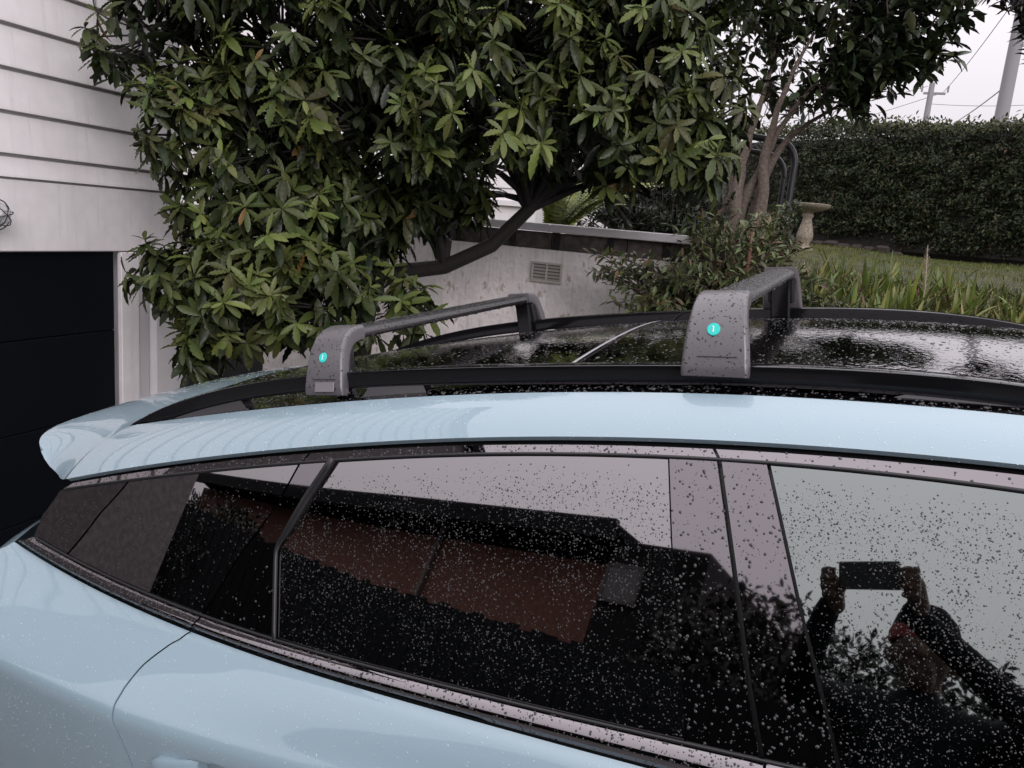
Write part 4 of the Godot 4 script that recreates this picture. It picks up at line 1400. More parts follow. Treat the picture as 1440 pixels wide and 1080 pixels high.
		gc.append(jit(Color(0.09, 0.115, 0.028).lerp(Color(0.155, 0.145, 0.045), clampf(pt + pk * 0.6 - 0.4, 0.0, 1.0)), 0.4))
	var g2 := many("lawn_grass", blades[0], M.leaf, gx, self, gc)
	meta(g2, "short green lawn grass in front of the hedge", "grass", "", "stuff")

# ---------------------------------------------------------------- setting and built things
func set_structure(o: Node) -> void:
	o.set_meta("kind", "structure")

func build_setting() -> void:
	var g := MB.new()
	g.grid([[Vector3(-400, -1.4, -400), Vector3(400, -1.4, -400)], [Vector3(-400, -1.4, 400), Vector3(400, -1.4, 400)]])
	set_structure(put("ground", g.mesh(0.0), M.soil))
	var d := MB.new()
	var rows := []
	for j in 31:
		var row := []
		for i in 41:
			var x: float = lerp(-14.0, 16.0, i / 40.0)
			var z: float = lerp(-4.95, 20.0, j / 30.0)
			row.append(Vector3(x, ground_y(x, z), z))
		rows.append(row)
	d.grid(rows)
	set_structure(put("driveway", d.mesh(1.0), M.concrete))
	var t := MB.new()
	rows = []
	for j in 60:
		var row := []
		var z: float = -4.98 - 75.0 * pow(j / 59.0, 2.2)
		for i in 71:
			var x: float = lerp(-16.0, 30.0, i / 70.0)
			row.append(Vector3(x, h(x, z), z))
		rows.append(row)
	rows.reverse()
	t.grid(rows)
	set_structure(put("lawn", t.mesh(1.0), M.lawn))
	var bk := MB.new()
	rows = []
	for j in 9:
		var row := []
		var z: float = lerp(-4.99, -4.36, j / 8.0)
		for i in 60:
			var x: float = lerp(-0.46, 16.0, i / 59.0)
			row.append(Vector3(x, h(max(x, -0.29), z) + 0.004, z))
		rows.append(row)
	bk.grid(rows)
	set_structure(put("garden_bank", bk.mesh(1.0), M.soil))

func build_house() -> void:
	var X := -3.4
	var hs := thing("weatherboard_garage", "white weatherboard garage with a dark door at the end of the driveway", "garage", Transform3D(Basis(), Vector3(-3.4, -0.3, -1.5)))
	var o := hs.position
	var L := 2.95
	var zc := -2.345
	var bp := func(c: Vector3, s: Vector3, ch := 0.0) -> MB:
		var mb := MB.new()
		mb.box(c - o, s, Basis(), ch)
		return mb
	# walls behind the cladding
	put("wall", bp.call(Vector3(-3.55, 3.2, zc), Vector3(0.24, 3.6, L)).mesh(0.0), M.white, hs)
	put("wall", bp.call(Vector3(-3.55, 0.3, -3.66), Vector3(0.24, 2.2, 0.35)).mesh(0.0), M.white, hs)
	put("wall", bp.call(Vector3(-3.55, 1.9, -0.2825), Vector3(0.24, 6.2, 1.205)).mesh(0.0), M.wall_grey, hs)
	put("side_wall", bp.call(Vector3(-6.5, 2.2, -3.71), Vector3(5.66, 5.4, 0.22)).mesh(0.0), M.white, hs)
	put("side_wall", bp.call(Vector3(-6.5, 2.2, 0.22), Vector3(5.66, 5.4, 0.22)).mesh(0.0), M.white, hs)
	# frieze board with a bead, then the weatherboards
	put("frieze_board", bp.call(Vector3(-3.418, 1.568, zc), Vector3(0.036, 0.325, L), 0.003).mesh(30.0), M.board, hs)
	var y := 1.742
	var k := 0
	while y < 4.9:
		var mb := MB.new()
		var hgt := 0.105 if k == 0 else 0.187
		var z0 := zc - L / 2 + 0.012
		var z1 := zc + L / 2 - 0.012
		var b0 := 0.044 if k != 0 else 0.040
		var pts := [Vector3(-3.43 + 0.0, y, 0), Vector3(-3.43 + b0, y, 0), Vector3(-3.43 + b0, y + 0.012, 0), Vector3(-3.43 + 0.026, y + hgt - 0.017, 0), Vector3(-3.43, y + hgt - 0.017, 0)]
		var r0 := []
		var r1 := []
		for q in pts:
			r0.append(q + Vector3(0, 0, z0) - o)
			r1.append(q + Vector3(0, 0, z1) - o)
		mb.grid([r0, r1], true)
		mb.poly(r1)
		var rv := r0.duplicate()
		rv.reverse()
		mb.poly(rv)
		put("weatherboard", mb.mesh(20.0, true), M.board, hs)
		y += hgt
		k += 1
	var rfm := MB.new()
	rfm.box(Vector3(-6.4, 5.05, -1.75) - o, Vector3(6.1, 0.16, 4.5))
	put("roof", rfm.mesh(0.0), M.roof_dark, hs)
	# door surround
	put("door_jamb", bp.call(Vector3(-3.412, 0.48, -3.435), Vector3(0.03, 1.84, 0.125), 0.004).mesh(30.0), M.board, hs)
	put("door_jamb", bp.call(Vector3(-3.395, 0.48, -0.888), Vector3(0.05, 1.84, 0.125), 0.004).mesh(30.0), M.board, hs)
	put("cover_strip", bp.call(Vector3(-3.422, 0.48, -3.54), Vector3(0.024, 1.84, 0.084), 0.003).mesh(30.0), M.trim_grey, hs)
	put("corner_board", bp.call(Vector3(-3.40, 0.48, -3.71), Vector3(0.07, 1.84, 0.24), 0.004).mesh(30.0), M.white, hs)
	put("lintel", bp.call(Vector3(-3.50, 1.46, -2.16), Vector3(0.13, 0.10, 2.42)).mesh(0.0), M.board, hs)
	var gd := put("garage_door", bp.call(Vector3(-3.475, 0.5, -2.16), Vector3(0.03, 1.9, 2.42)).mesh(0.0), M.door_dark, hs)
	for i in 4:
		put("door_panel", bp.call(Vector3(-3.449, -0.18 + i * 0.462, -2.16), Vector3(0.024, 0.458, 2.40), 0.003).mesh(30.0), M.door_dark, gd)
	# caged lamp on the frieze
	var lc := Vector3(-3.395, 1.575, -2.60)
	var lp := thing("caged_wall_lamp", "round caged wall lamp on the frieze board at the left edge", "wall lamp", Transform3D(Basis(Vector3(0, 0, 1), -PI / 2), lc))
	var bs := MB.new()
	bs.lathe(Vector3.ZERO, [Vector2(0.001, 0.0), Vector2(0.075, 0.0), Vector2(0.078, 0.012), Vector2(0.066, 0.035), Vector2(0.055, 0.04)], 24)
	put("lamp_base", bs.mesh(30.0), M.steel_dark, lp)
	var gl := MB.new()
	gl.lathe(Vector3.ZERO, [Vector2(0.052, 0.035), Vector2(0.057, 0.06), Vector2(0.054, 0.09), Vector2(0.040, 0.118), Vector2(0.02, 0.13), Vector2(0.001, 0.133)], 20)
	put("glass_globe", gl.mesh(1.0), M.lamp_glass, lp)
	var bl := MB.new()
	bl.lathe(Vector3.ZERO, [Vector2(0.014, 0.03), Vector2(0.016, 0.06), Vector2(0.028, 0.08), Vector2(0.026, 0.1), Vector2(0.001, 0.113)], 14)
	put("bulb", bl.mesh(1.0), M.bulb, lp)
	for i in 6:
		var cg := MB.new()
		var a := TAU * i / 6 + 0.3
		var e := Vector3(cos(a), 0, sin(a))
		cg.tube([e * 0.062 + Vector3(0, 0.03, 0), e * 0.068 + Vector3(0, 0.07, 0), e * 0.058 + Vector3(0, 0.11, 0), e * 0.03 + Vector3(0, 0.140, 0), Vector3(0, 0.146, 0)], filled(0.0026, 5), 5)
		put("cage_wire", cg.mesh(1.0), M.steel_dark, lp)
	var cr := MB.new()
	var ring := []
	for i in 25: ring.append(Vector3(cos(TAU * i / 24) * 0.068, 0.078, sin(TAU * i / 24) * 0.068))
	cr.tube(ring, filled(0.0026, 25), 5, false)
	put("cage_ring", cr.mesh(1.0), M.steel_dark, lp)

func build_wall() -> void:
	var o := Vector3(-1.8, 0.0, -4.95)
	var w := thing("retaining_wall", "stained white rendered retaining wall with a white cap beside the driveway", "wall", Transform3D(Basis(), o))
	var bx := func(c: Vector3, s: Vector3, ch := 0.0) -> ArrayMesh:
		var mb := MB.new()
		mb.box(c - o, s, Basis(), ch)
		return mb.mesh(30.0)
	# the opening for the vent is left open: the wall is built round it
	var vx := -1.46
	var vy := 1.445
	put("wall_body", bx.call(Vector3((-3.6 + vx - 0.10) / 2, 0.5, -5.0), Vector3(vx - 0.10 + 3.6, 2.18, 0.2)), M.render_wall, w)
	put("wall_body", bx.call(Vector3((vx + 0.10 - 0.45) / 2, 0.5, -5.0), Vector3(-0.45 - vx - 0.10, 2.18, 0.2)), M.render_wall, w)
	put("wall_body", bx.call(Vector3(vx, 0.44, -5.0), Vector3(0.2, 1.88, 0.2)), M.render_wall, w)
	put("wall_body", bx.call(Vector3(vx, 1.55, -5.0), Vector3(0.2, 0.08, 0.2)), M.render_wall, w)
	for i in 6:
		var x0 := -3.42 + i * 0.49
		put("timber_board", bx.call(Vector3(x0 + 0.245, 1.645, -4.985), Vector3(0.485, 0.105, 0.10), 0.003), M.wood_grey, w)
	for x in [-3.0, -2.55, -2.1, -1.72, -1.42, -1.07, -0.72]:
		put("post", bx.call(Vector3(x, 1.645, -4.928), Vector3(0.035, 0.103, 0.03), 0.003), M.bark_dark, w)
	for i in 3:
		put("cap_board", bx.call(Vector3(-2.93 + i * 0.98, 1.727, -4.965), Vector3(0.975, 0.052, 0.20), 0.005), M.white, w)
	# lower stone wall that carries the bank on the right
	var ol := Vector3(3, 0.3, -4.28)
	var lw := thing("low_wall", "low rendered wall under the planted bank, behind the car", "wall", Transform3D(Basis(), ol))
	var lm := MB.new()
	lm.box(Vector3(7.98, 0.6, -4.28) - ol, Vector3(16.0, 1.28, 0.16), Basis(), 0.01)
	put("wall_body", lm.mesh(30.0), M.concrete, lw)
	# vent
	var vo := Vector3(vx, vy, -4.94)
	var vt := thing("vent_brick", "cream slotted air vent set into the white wall", "vent", Transform3D(Basis(), vo))
	var fr := MB.new()
	for e in [[0, 0.058, 0.206, 0.014], [0, -0.058, 0.206, 0.014], [-0.096, 0, 0.014, 0.102], [0.096, 0, 0.014, 0.102], [0, 0, 0.014, 0.102]]:
		fr.box(Vector3(e[0], e[1], 0.045), Vector3(e[2], e[3], 0.03), Basis(), 0.002)
	put("frame", fr.mesh(30.0), M.vent, vt)
	for i in 5:
		for s in [-1, 1]:
			var sl := MB.new()
			sl.box(Vector3(0.048 * s, -0.042 + i * 0.021, 0.043), Vector3(0.082, 0.009, 0.03), Basis(Vector3.RIGHT, 0.45))
			put("slat", sl.mesh(0.0), M.vent, vt)
	var bkm := MB.new()
	bkm.box(Vector3(0, 0, -0.02), Vector3(0.2, 0.13, 0.01))
	put("back", bkm.mesh(0.0), M.matte_black, vt)

func build_far() -> void:
	# white house beyond the garden
	var o := Vector3(-5.0, 1.6, -9.2)
	var w := thing("white_house", "white weatherboard house seen through gaps in the big shrub", "house", Transform3D(Basis(), o))
	var wm := MB.new()
	wm.box(Vector3(-6.15, 3.0, -11.2) - o, Vector3(6.4, 3.4, 4.0))
	put("wall", wm.mesh(0.0), M.white, w)
	for i in 14:
		var b := MB.new()
		b.box(Vector3(-6.15, 1.45 + i * 0.2, -9.18) - o, Vector3(6.42, 0.19, 0.03), Basis(Vector3.RIGHT, -0.06), 0.0)
		put("weatherboard", b.mesh(0.0), M.board, w)
	var wf := MB.new()
	wf.box(Vector3(-3.35, 1.98, -9.14) - o, Vector3(0.5, 0.06, 0.06))
	put("sill", wf.mesh(0.0), M.white, w)
	var rm := MB.new()
	rm.box(Vector3(-6.15, 4.75, -11.2) - o, Vector3(7.0, 0.12, 4.6))
	put("roof", rm.mesh(0.0), M.roof_dark, w)
	# bird bath
	var bo := Vector3(0.125, h(0.12, -11.3), -11.3)
	bo.y = 1.72
	var bb := thing("bird_bath", "weathered stone bird bath on a baluster in front of the hedge", "bird bath", Transform3D(Basis(), bo))
	var pm := MB.new()
	pm.lathe(Vector3.ZERO, [Vector2(0.001, -0.08), Vector2(0.13, -0.08), Vector2(0.13, 0.03), Vector2(0.11, 0.05), Vector2(0.075, 0.07), Vector2(0.07, 0.10), Vector2(0.10, 0.16), Vector2(0.105, 0.21), Vector2(0.09, 0.28), Vector2(0.065, 0.38), Vector2(0.055, 0.43), Vector2(0.075, 0.455), Vector2(0.075, 0.475), Vector2(0.055, 0.49), Vector2(0.08, 0.52)], 20)
	put("pedestal", pm.mesh(50.0), M.stone, bb)
	var bw := MB.new()
	bw.lathe(Vector3(0.03, 0, 0), [Vector2(0.05, 0.51), Vector2(0.13, 0.525), Vector2(0.20, 0.555), Vector2(0.235, 0.585), Vector2(0.24, 0.61), Vector2(0.225, 0.615), Vector2(0.18, 0.585), Vector2(0.001, 0.565)], 26)
	put("bowl", bw.mesh(50.0), M.stone, bb)
	# garden arch of dark tube
	var ao := Vector3(-0.1, 1.55, -7.5)
	var ar := thing("garden_arch", "dark tubular metal garden arch beside the multi-stemmed tree", "garden arch", Transform3D(Basis(), ao))
	for e in [[0.0, 0.0, 0.030], [-0.075, -0.10, 0.025]]:
		var pts := []
		var cx := -0.09 + float(e[0])
		var ty := 2.66 + float(e[1])
		pts.append(Vector3(cx - 0.01, 1.3, -7.5 + e[0] * 2.0) - ao)
		pts.append(Vector3(cx, 2.35, -7.5 + e[0] * 2.0) - ao)
		for i in 9:
			var a := i / 8.0 * PI / 2
			pts.append(Vector3(cx - 0.17 + 0.17 * cos(a), ty - 0.22 + 0.20 * sin(a), -7.5 + e[0] * 2.0) - ao)
		pts.append(Vector3(cx - 0.42, ty + 0.01, -7.5 + e[0] * 2.0) - ao)
		pts.append(Vector3(cx - 0.9, ty - 0.03, -7.5 + e[0] * 2.0) - ao)
		var am := MB.new()
		am.tube(pts, filled(e[2], pts.size()), 9)
		put("tube", am.mesh(1.0), M.steel_dark, ar)
	# stones that edge the hedge bed
	var dir := (HEDGE_B - HEDGE_A).normalized()
	var eo := Vector3(0.5, 1.78, -13.2)
	var ed := thing("stone_edging", "short row of brown edging stones at the hedge foot right of the bird bath", "edging", Transform3D(Basis(), eo))
	for i in 9:
		var q := HEDGE_A + dir * (6.5 + i * 0.21)
		q += Vector3(-dir.z, 0, dir.x) * 0.38 * (1 if dir.x > 0 else -1)
		q.y = h(q.x, q.z) + rng.randf_range(-0.02, 0.05)
		var sm := MB.new()
		sm.box(Vector3.ZERO, Vector3(rng.randf_range(0.15, 0.22), rng.randf_range(0.10, 0.22), rng.randf_range(0.1, 0.15)), Basis(Vector3.UP, rng.randf() * 0.5) * Basis(dir, Vector3.UP, dir.cross(Vector3.UP)), 0.035)
		for j in sm.v.size(): sm.v[j] += Vector3(sin(sm.v[j].y * 61.0 + i), sin(sm.v[j].x * 53.0 + i), 0) * 0.006
		put("stone", sm.mesh(40.0), M.edging, ed, Transform3D(Basis(), q - eo))
	# power poles and their wires
	var p1 := Vector3(4.53, 1.6, -24.0)
	var a1 := thing("power_pole", "thick grey power pole above the right end of the hedge", "power pole", Transform3D(Basis(), p1))
	var m1 := MB.new()
	m1.tube([Vector3(0, -0.5, 0), Vector3(0, 4, 0), Vector3(0, 9.5, 0)], [0.19, 0.165, 0.14], 14)
	put("shaft", m1.mesh(1.0), M.pole, a1)
	var c1 := MB.new()
	c1.box(Vector3(0, 9.0, 0), Vector3(2.2, 0.12, 0.12))
	put("crossarm", c1.mesh(0.0), M.pole, a1)
	var p2 := Vector3(6.42, 2.0, -55.0)
	var a2 := thing("power_pole", "thin distant power pole with a crossarm above the middle of the hedge", "power pole", Transform3D(Basis(), p2))
	var m2 := MB.new()
	m2.tube([Vector3(0, -1, 0), Vector3(0, 5, 0), Vector3(0, 10.2, 0)], [0.24, 0.2, 0.16], 12)
	put("shaft", m2.mesh(1.0), M.pole, a2)
	var c2 := MB.new()
	c2.box(Vector3(0.2, 9.6, 0), Vector3(1.2, 0.12, 0.12))
	c2.box(Vector3(-0.5, 9.85, 0), Vector3(0.1, 0.35, 0.1))
	c2.box(Vector3(0.9, 9.85, 0), Vector3(0.1, 0.35, 0.1))
	put("crossarm", c2.mesh(0.0), M.pole, a2)
	var ends := [
		[Vector3(6.5, 11.0, -55), Vector3(16, 11.6, -54), "wire from the far pole's crossarm to the right of the near pole"],
		[Vector3(6.2, 12.0, -55), Vector3(-8, 9.3, -60), "upper wire running down left from the far pole"],
		[Vector3(6.9, 11.6, -55), Vector3(-6, 8.4, -62), "lower wire running down left from the far pole"],
		[Vector3(6.4, 9.2, -55), Vector3(4.53, 6.3, -24), "low wire from the far pole across the near pole"],
		[Vector3(7.1, 11.7, -55), Vector3(5.4, 10.6, -24), "highest wire from the far pole up to the right"]]
	for e in ends:
		var wr := thing("power_line", e[2], "wire", Transform3D(Basis(), e[0]))
		var pts := []
		for i in 17:
			var u := i / 16.0
			pts.append((e[1] - e[0]) * u - Vector3(0, 1.2 * u * (1.0 - u), 0))
		var lm := MB.new()
		lm.tube(pts, filled(0.016, 17), 5, false)
		put("cable", lm.mesh(1.0), M.wire, wr)

# things behind the photographer, seen in the windows
func build_reflected() -> void:
	var o := Vector3(-2.95, -0.5, 6.5)
	var b := thing("brick_house", "brown brick house across the driveway, reflected in the car windows", "house", Transform3D(Basis(Vector3.UP, 0.18), o))
	var bx := func(c: Vector3, sz: Vector3) -> ArrayMesh:
		var mb := MB.new()
		mb.box(c, sz)
		return mb.mesh(0.0)
	put("wall", bx.call(Vector3(-8.0, 2.1, 2.6), Vector3(14.6, 4.4, 4.2)), M.brick, b)
	var rm := MB.new()
	var e := [Vector3(-15.6, 4.42, 0.0), Vector3(-0.45, 4.66, 0.0), Vector3(-0.45, 4.66, 5.2), Vector3(-15.6, 4.42, 5.2), Vector3(-12.8, 4.75, 2.6), Vector3(-3.2, 4.85, 2.6)]
	for f in [[0, 4, 5, 1], [1, 5, 2], [2, 5, 4, 3], [3, 4, 0], [0, 1, 2, 3]]:
		var pts := []
		for i in f: pts.append(e[i])
		rm.poly(pts)
	rm.box(Vector3(-8.0, 4.46, -0.03), Vector3(15.2, 0.26, 0.10), Basis(Vector3(0, 0, 1), 0.0158))
	rm.poly([Vector3(-0.46, 4.58, -0.02), Vector3(-0.46, 4.70, -0.02), Vector3(0.02, 4.44, -0.02), Vector3(0.0, 4.34, -0.02)])
	put("roof", rm.mesh(0.0), M.roof_dark, b)
	var lean := put("lean_to", bx.call(Vector3(0.20, 2.0, 1.6), Vector3(1.25, 5.0, 3.0)), M.roof_dark, b)
	var wn := put("window", bx.call(Vector3(-0.16, 3.95, 0.08), Vector3(0.42, 0.42, 0.05)), mat(lin(0.055, 0.053, 0.055), 0.5), b)
	var fm := MB.new()
	for q in [[0, 0.22, 0.5, 0.04], [0, -0.22, 0.5, 0.04], [-0.23, 0, 0.04, 0.46], [0.23, 0, 0.04, 0.46]]:
		fm.box(Vector3(-0.16 + q[0], 3.95 + q[1], 0.07), Vector3(q[2], q[3], 0.05))
	put("frame", fm.mesh(0.0), mat(lin(0.035, 0.032, 0.032), 0.6), wn)
	put("downpipe", bx.call(Vector3(-3.6, 2.4, 0.44), Vector3(0.07, 4.2, 0.07)), mat(lin(0.10, 0.075, 0.07), 0.6), b)
	var fo := Vector3(-3.0, 0, 4.7)
	var f := thing("paling_fence", "dark paling fence across the driveway, reflected in the rear door window", "fence", Transform3D(Basis(), fo))
	for i in 96:
		var x := -13.0 + i * 0.135
		var y0 := ground_y(x, 4.7) - 0.1
		var pm := MB.new()
		var top := 2.27 + 0.02 * sin(i * 2.3)
		pm.box(Vector3(0, (y0 + top) / 2, 0.012 * (i % 2)), Vector3(0.134, top - y0, 0.02))
		put("paling", pm.mesh(0.0), M.fence_dark, f, Transform3D(Basis(), Vector3(x, 0, 4.7) - fo))
	var rl := MB.new()
	rl.box(Vector3(-6.6, 1.6, 4.75) - fo, Vector3(12.8, 0.09, 0.05))
	rl.box(Vector3(-6.6, 0.4, 4.75) - fo, Vector3(12.8, 0.09, 0.05))
	put("rail", rl.mesh(0.0), M.fence_dark, f)
	var shape := [0.05, 0.2, 0.25, 0.18, 0.03]
	var lm := [leaf_mesh(shape, 0.3, 0.15, 0.0, 4)]
	for e2 in [["dark dense trees across the driveway, reflected in the front door window", [[-1.3, 2.35, 6.2, 1.3], [0.2, 2.2, 6.4, 1.35], [1.8, 2.3, 6.3, 1.4], [3.4, 2.4, 6.4, 1.5], [0.8, 1.0, 6.0, 1.2], [-0.8, 1.0, 6.0, 1.2], [2.6, 1.0, 6.0, 1.3]]], ["dark dense trees beside the brick house, reflected in the quarter window", [[-9.6, 1.7, 5.6, 1.05], [-11.2, 1.5, 5.2, 1.1], [-8.2, 1.5, 5.7, 0.95], [-13.0, 1.3, 4.6, 1.3], [-10.6, 0.4, 5.4, 1.3], [-12.6, 0.4, 4.8, 1.4]]]]:
		var lobes: Array = e2[1]
		var to := Vector3(lobes[0][0], -0.3, lobes[0][2])
		var t := thing("dense_tree", e2[0], "tree", Transform3D(Basis(), to))
		var core := MB.new()
		for l in lobes:
			core.tube([Vector3(l[0], -0.3, l[2]) - to, Vector3(l[0], l[1], l[2]) - to], [0.1, 0.05], 7)
		put("trunk", core.mesh(1.0), M.bark_dark, t)
		var leaves := []
		for l in lobes:
			for i in 6500:
				var q := Vector3(l[0], l[1], l[2]) + rnd_dir() * float(l[3]) * rng.randf_range(0.5, 1.0)
				leaves.append([Transform3D(frame(rnd_dir(), Vector3.UP + rnd_dir()) * rng.randf_range(0.07, 0.13), q - to), jit(Color(0.012, 0.017, 0.012), 0.3), 0])
		foliage(t, "leaf", lm, M.leaf, leaves, 0)

# ---------------------------------------------------------------- the photographer
func blob(bones: Array, cell: float, k: float) -> MB:
	var lo := Vector3.ONE * 1e9
	var hi := -lo
	for b in bones:
		for e in [[b[0], b[2]], [b[1], b[3]]]:
			lo = lo.min(e[0] - Vector3.ONE * (e[1] + k + cell * 2))
			hi = hi.max(e[0] + Vector3.ONE * (e[1] + k + cell * 2))
	var n := Vector3i(((hi - lo) / cell).ceil()) + Vector3i.ONE
	var f := PackedFloat32Array()
	f.resize(n.x * n.y * n.z)
	f.fill(1.0)
	for b in bones:
		var r: float = max(b[2], b[3]) + k + cell * 2
		var a: Vector3 = b[0]
		var d: Vector3 = b[1] - a
		var dd: float = max(d.length_squared(), 1e-9)
		var l0 := Vector3i(((a.min(b[1]) - Vector3.ONE * r - lo) / cell).floor()).clamp(Vector3i.ZERO, n - Vector3i.ONE)
		var l1 := Vector3i(((a.max(b[1]) + Vector3.ONE * r - lo) / cell).ceil()).clamp(Vector3i.ZERO, n - Vector3i.ONE)
		var ra: float = b[2]
		var rb: float = b[3]
		for z in range(l0.z, l1.z + 1):
			for y in range(l0.y, l1.y + 1):
				var o := (z * n.y + y) * n.x
				for x in range(l0.x, l1.x + 1):
					var p := lo + Vector3(x, y, z) * cell - a
					var t: float = clamp(p.dot(d) / dd, 0.0, 1.0)
					var v := (p - d * t).length() - lerpf(ra, rb, t)
					var w := f[o + x]
					var q := maxf(k - absf(v - w), 0.0) / k
					f[o + x] = minf(v, w) - q * q * k * 0.25
	var mb := MB.new()
	var ids := {}
	var sx := 1
	var sy := n.x
	var sz := n.x * n.y
	var corner := [0, sx, sy, sx + sy, sz, sz + sx, sz + sy, sz + sx + sy]
	for z in n.z - 1:
		for y in n.y - 1:
			for x in n.x - 1:
				var i := z * sz + y * sy + x
				var neg := 0
				for c in corner:
					if f[i + c] < 0.0: neg += 1
				if neg == 0 or neg == 8: continue
				var s := Vector3.ZERO
				var m := 0
				for e in [[0, 1], [2, 3], [4, 5], [6, 7], [0, 2], [1, 3], [4, 6], [5, 7], [0, 4], [1, 5], [2, 6], [3, 7]]:
					var va := f[i + corner[e[0]]]
					var vb := f[i + corner[e[1]]]
					if (va < 0.0) != (vb < 0.0):
						var t := va / (va - vb)
						var pa := Vector3(e[0] & 1, (e[0] >> 1) & 1, e[0] >> 2)
						var pb := Vector3(e[1] & 1, (e[1] >> 1) & 1, e[1] >> 2)
						s += pa.lerp(pb, t)
						m += 1
				ids[i] = mb.p(lo + (Vector3(x, y, z) + s / m) * cell)
	for i in ids:
		var here: float = f[i]
		for e in [[sx, sy, sz], [sy, sz, sx], [sz, sx, sy]]:
			var there: float = f[i + e[0]]
			if (here < 0.0) == (there < 0.0): continue
			var q1: int = i - e[1]
			var q2: int = i - e[1] - e[2]
			var q3: int = i - e[2]
			if not (ids.has(q1) and ids.has(q2) and ids.has(q3)): continue
			if here < 0.0: mb.quad(ids[i], ids[q3], ids[q2], ids[q1])
			else: mb.quad(ids[i], ids[q1], ids[q2], ids[q3])
	return mb

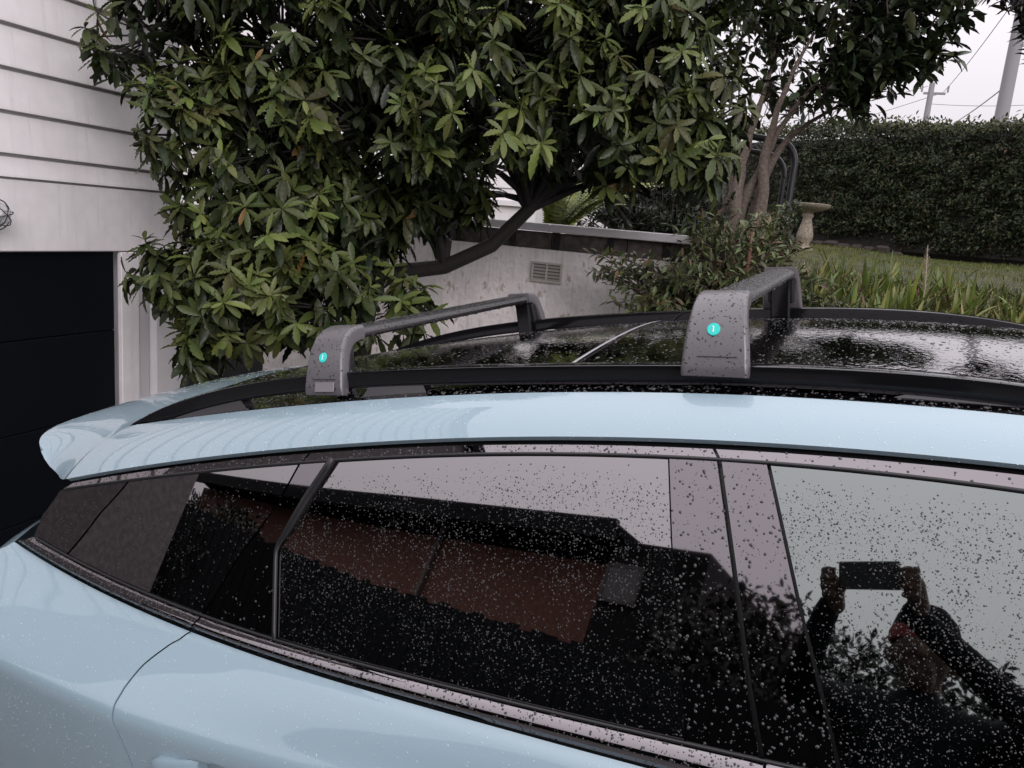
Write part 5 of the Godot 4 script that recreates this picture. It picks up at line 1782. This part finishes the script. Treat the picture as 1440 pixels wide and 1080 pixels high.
func build_person(cam: Transform3D) -> void:
	var base := Vector3(0.20, ground_y(0.2, 0.55), 0.55)
	var pr := thing("person", "person in dark jacket and beanie holding up a phone, reflected in the front window", "person", Transform3D(Basis.from_scale(Vector3(1.02, 1.085, 1.02)), base))
	var ph := cam.origin + cam.basis * Vector3(0.058, -0.014, 0.022)
	var hl := cam.origin + cam.basis * Vector3(-0.036, -0.035, 0.036) - base
	hl /= Vector3(1.02, 1.085, 1.02)
	var hr := cam.origin + cam.basis * Vector3(0.152, -0.035, 0.036) - base
	hr /= Vector3(1.02, 1.085, 1.02)
	var V := func(x: float, y: float, z: float) -> Vector3: return Vector3(x, y, z)
	var sl := Vector3(-0.185, 1.40, 0.0)
	var sr := Vector3(0.185, 1.40, 0.0)
	var el := Vector3(-0.29, 1.38, -0.27)
	var er := Vector3(0.29, 1.42, -0.25)
	var body := [
		[V.call(0, 0.98, 0.0), V.call(0, 1.18, 0.01), 0.135, 0.13], [V.call(-0.06, 1.2, 0), V.call(-0.09, 1.34, 0), 0.12, 0.11], [V.call(0.06, 1.2, 0), V.call(0.09, 1.34, 0), 0.12, 0.11],
		[sl * Vector3(0.8, 1, 1), sr * Vector3(0.8, 1, 1), 0.075, 0.075], [V.call(0, 1.38, 0.01), V.call(0, 1.50, 0.0), 0.065, 0.052],
		[sl, el, 0.062, 0.046], [el, hl + Vector3(-0.015, -0.05, 0.05), 0.046, 0.032], [sr, er, 0.062, 0.046], [er, hr + Vector3(0.015, -0.05, 0.05), 0.046, 0.032],
		[V.call(-0.085, 0.95, 0), V.call(-0.10, 0.52, -0.01), 0.095, 0.06], [V.call(-0.10, 0.52, -0.01), V.call(-0.10, 0.1, 0.02), 0.06, 0.042], [V.call(-0.10, 0.05, 0.03), V.call(-0.115, 0.04, -0.15), 0.045, 0.035],
		[V.call(0.085, 0.95, 0), V.call(0.10, 0.52, -0.01), 0.095, 0.06], [V.call(0.10, 0.52, -0.01), V.call(0.10, 0.1, 0.02), 0.06, 0.042], [V.call(0.10, 0.05, 0.03), V.call(0.115, 0.04, -0.15), 0.045, 0.035]]
	put("body", blob(body, 0.016, 0.04).mesh(1.0, true), M.jacket, pr)
	var hc := Vector3(0, 1.605, -0.01)
	var head := [[hc + V.call(0, 0.03, 0.01), hc + V.call(0, 0.0, -0.02), 0.085, 0.078], [hc + V.call(0, -0.06, -0.035), hc + V.call(0, -0.075, -0.05), 0.055, 0.038], [hc + V.call(0, 0.0, -0.095), hc + V.call(0, -0.03, -0.108), 0.009, 0.013], [hc + V.call(-0.082, -0.01, 0.01), hc + V.call(-0.084, -0.035, 0.008), 0.016, 0.012], [hc + V.call(0.082, -0.01, 0.01), hc + V.call(0.084, -0.035, 0.008), 0.016, 0.012], [hc + V.call(-0.022, -0.058, -0.083), hc + V.call(0.022, -0.058, -0.083), 0.009, 0.009], [hc + V.call(0, -0.08, 0.01), V.call(0, 1.47, 0.01), 0.055, 0.055]]
	put("head", blob(head, 0.006, 0.018).mesh(1.0, true), M.skin, pr)
	var hat := MB.new()
	hat.lathe(hc + V.call(0, 0.0, 0.005), [Vector2(0.001, 0.142), Vector2(0.05, 0.132), Vector2(0.085, 0.095), Vector2(0.097, 0.055)], 20)
	var ht := put("beanie", hat.mesh(1.0), M.hat, pr)
	var band := MB.new()
	band.lathe(hc + V.call(0, 0.0, 0.005), [Vector2(0.097, 0.055), Vector2(0.101, 0.045), Vector2(0.100, 0.018), Vector2(0.094, 0.014)], 20)
	put("beanie_band", band.mesh(1.0), M.hat_band, ht)
	for s in [-1, 1]:
		var ey := MB.new()
		ey.lathe(hc + V.call(0.032 * s, 0.008, -0.078), [Vector2(0.001, 0.012), Vector2(0.009, 0.008), Vector2(0.012, 0.0), Vector2(0.009, -0.008), Vector2(0.001, -0.012)], 10)
		put("eye", ey.mesh(1.0), M.bulb, pr)
		# hands: palm, four bent fingers over the phone's back edge and a thumb on its near side
		var hp: Vector3 = hl if s < 0 else hr
		var out: Vector3 = cam.basis.x * s
		var up := cam.basis.y
		var back := cam.basis.z
		var bones := [[hp + out * 0.012 + back * 0.03 - up * 0.045, hp + out * 0.010 + back * 0.012, 0.024, 0.024]]
		for i in 4:
			var q: Vector3 = hp + out * 0.010 + up * (0.030 - i * 0.019) + back * 0.004
			var ln: float = [0.9, 1.0, 0.95, 0.75][i]
			var k1: Vector3 = q + out * 0.014 * ln - back * 0.022 * ln
			var k2: Vector3 = k1 - out * 0.016 * ln - back * 0.012
			var k3: Vector3 = k2 - out * 0.018 * ln + back * 0.001
			bones.append([q, k1, 0.009, 0.0088])
			bones.append([k1, k2, 0.0088, 0.008])
			bones.append([k2, k3, 0.008, 0.007])
		var th: Vector3 = hp + out * 0.004 - up * 0.02 + back * 0.022
		bones.append([th, th - out * 0.016 + up * 0.022, 0.011, 0.0095])
		bones.append([th - out * 0.016 + up * 0.022, th - out * 0.030 + up * 0.040, 0.0095, 0.008])
		put("hand", blob(bones, 0.005, 0.008).mesh(1.0, true), M.skin, pr)
	var tel := thing("smartphone", "dark smartphone held up in both hands, reflected in the front door window", "phone", Transform3D(cam.basis, ph))
	var pm := MB.new()
	pm.box(Vector3.ZERO, Vector3(0.158, 0.074, 0.008), Basis(), 0.003)
	put("phone_body", pm.mesh(30.0), M.steel_dark, tel)
	var sc := MB.new()
	sc.box(Vector3(0, 0, 0.0042), Vector3(0.15, 0.068, 0.0008))
	put("screen", sc.mesh(0.0), M.lens, tel)

# ---------------------------------------------------------------- scene
func _ready() -> void:
	rng.seed = 20240611
	var cam := Camera3D.new()
	cam.name = "camera"
	cam.fov = rad_to_deg(2.0 * atan(540.0 / 1110.0))
	cam.near = 0.05
	cam.far = 900.0
	cam.transform = Transform3D(Basis(Vector3.UP, deg_to_rad(18.4)) * Basis(Vector3.RIGHT, deg_to_rad(-11.3)) * Basis(Vector3.BACK, deg_to_rad(5.0)), Vector3(0, 1.72, 0))
	add_child(cam)
	var env := Environment.new()
	env.background_mode = Environment.BG_SKY
	var sm := ProceduralSkyMaterial.new()
	sm.sky_horizon_color = lin(0.66, 0.627, 0.672)
	sm.sky_top_color = lin(2.10, 2.02, 2.13)
	sm.sky_curve = 0.6
	sm.ground_horizon_color = lin(0.12, 0.11, 0.11)
	sm.ground_bottom_color = lin(0.06, 0.055, 0.055)
	sm.sky_energy_multiplier = 1.0
	var sky := Sky.new()
	sky.sky_material = sm
	env.sky = sky
	env.tonemap_mode = Environment.TONE_MAPPER_LINEAR
	env.tonemap_exposure = 1.0
	env.sdfgi_enabled = true
	env.ssao_enabled = true
	env.ssil_enabled = true
	var we := WorldEnvironment.new()
	we.name = "environment"
	we.environment = env
	add_child(we)
	var sun := DirectionalLight3D.new()
	sun.name = "sun"
	sun.sky_mode = DirectionalLight3D.SKY_MODE_LIGHT_ONLY
	sun.light_energy = 0.46
	sun.light_color = Color(1.0, 0.965, 0.985)
	sun.light_angular_distance = 30.0
	sun.shadow_enabled = true
	sun.basis = Basis.looking_at(-Vector3(0.60, 0.38, 0.70), Vector3.UP)
	add_child(sun)
	materials()
	build_setting()
	build_house()
	build_wall()
	build_far()
	build_hedge()
	build_reflected()
	build_tree()
	build_overhang()
	build_shrub()
	build_garden_plants()
	build_car()
	build_bar(0.092, "near crossbar over the front doors with a bright round sticker on its foot", false, 0.003, 1.0)
	build_bar(-0.668, "farther crossbar at the rear of the roof with a pale label plate on its foot", true, -0.022, 0.88)
	build_person(cam.transform)
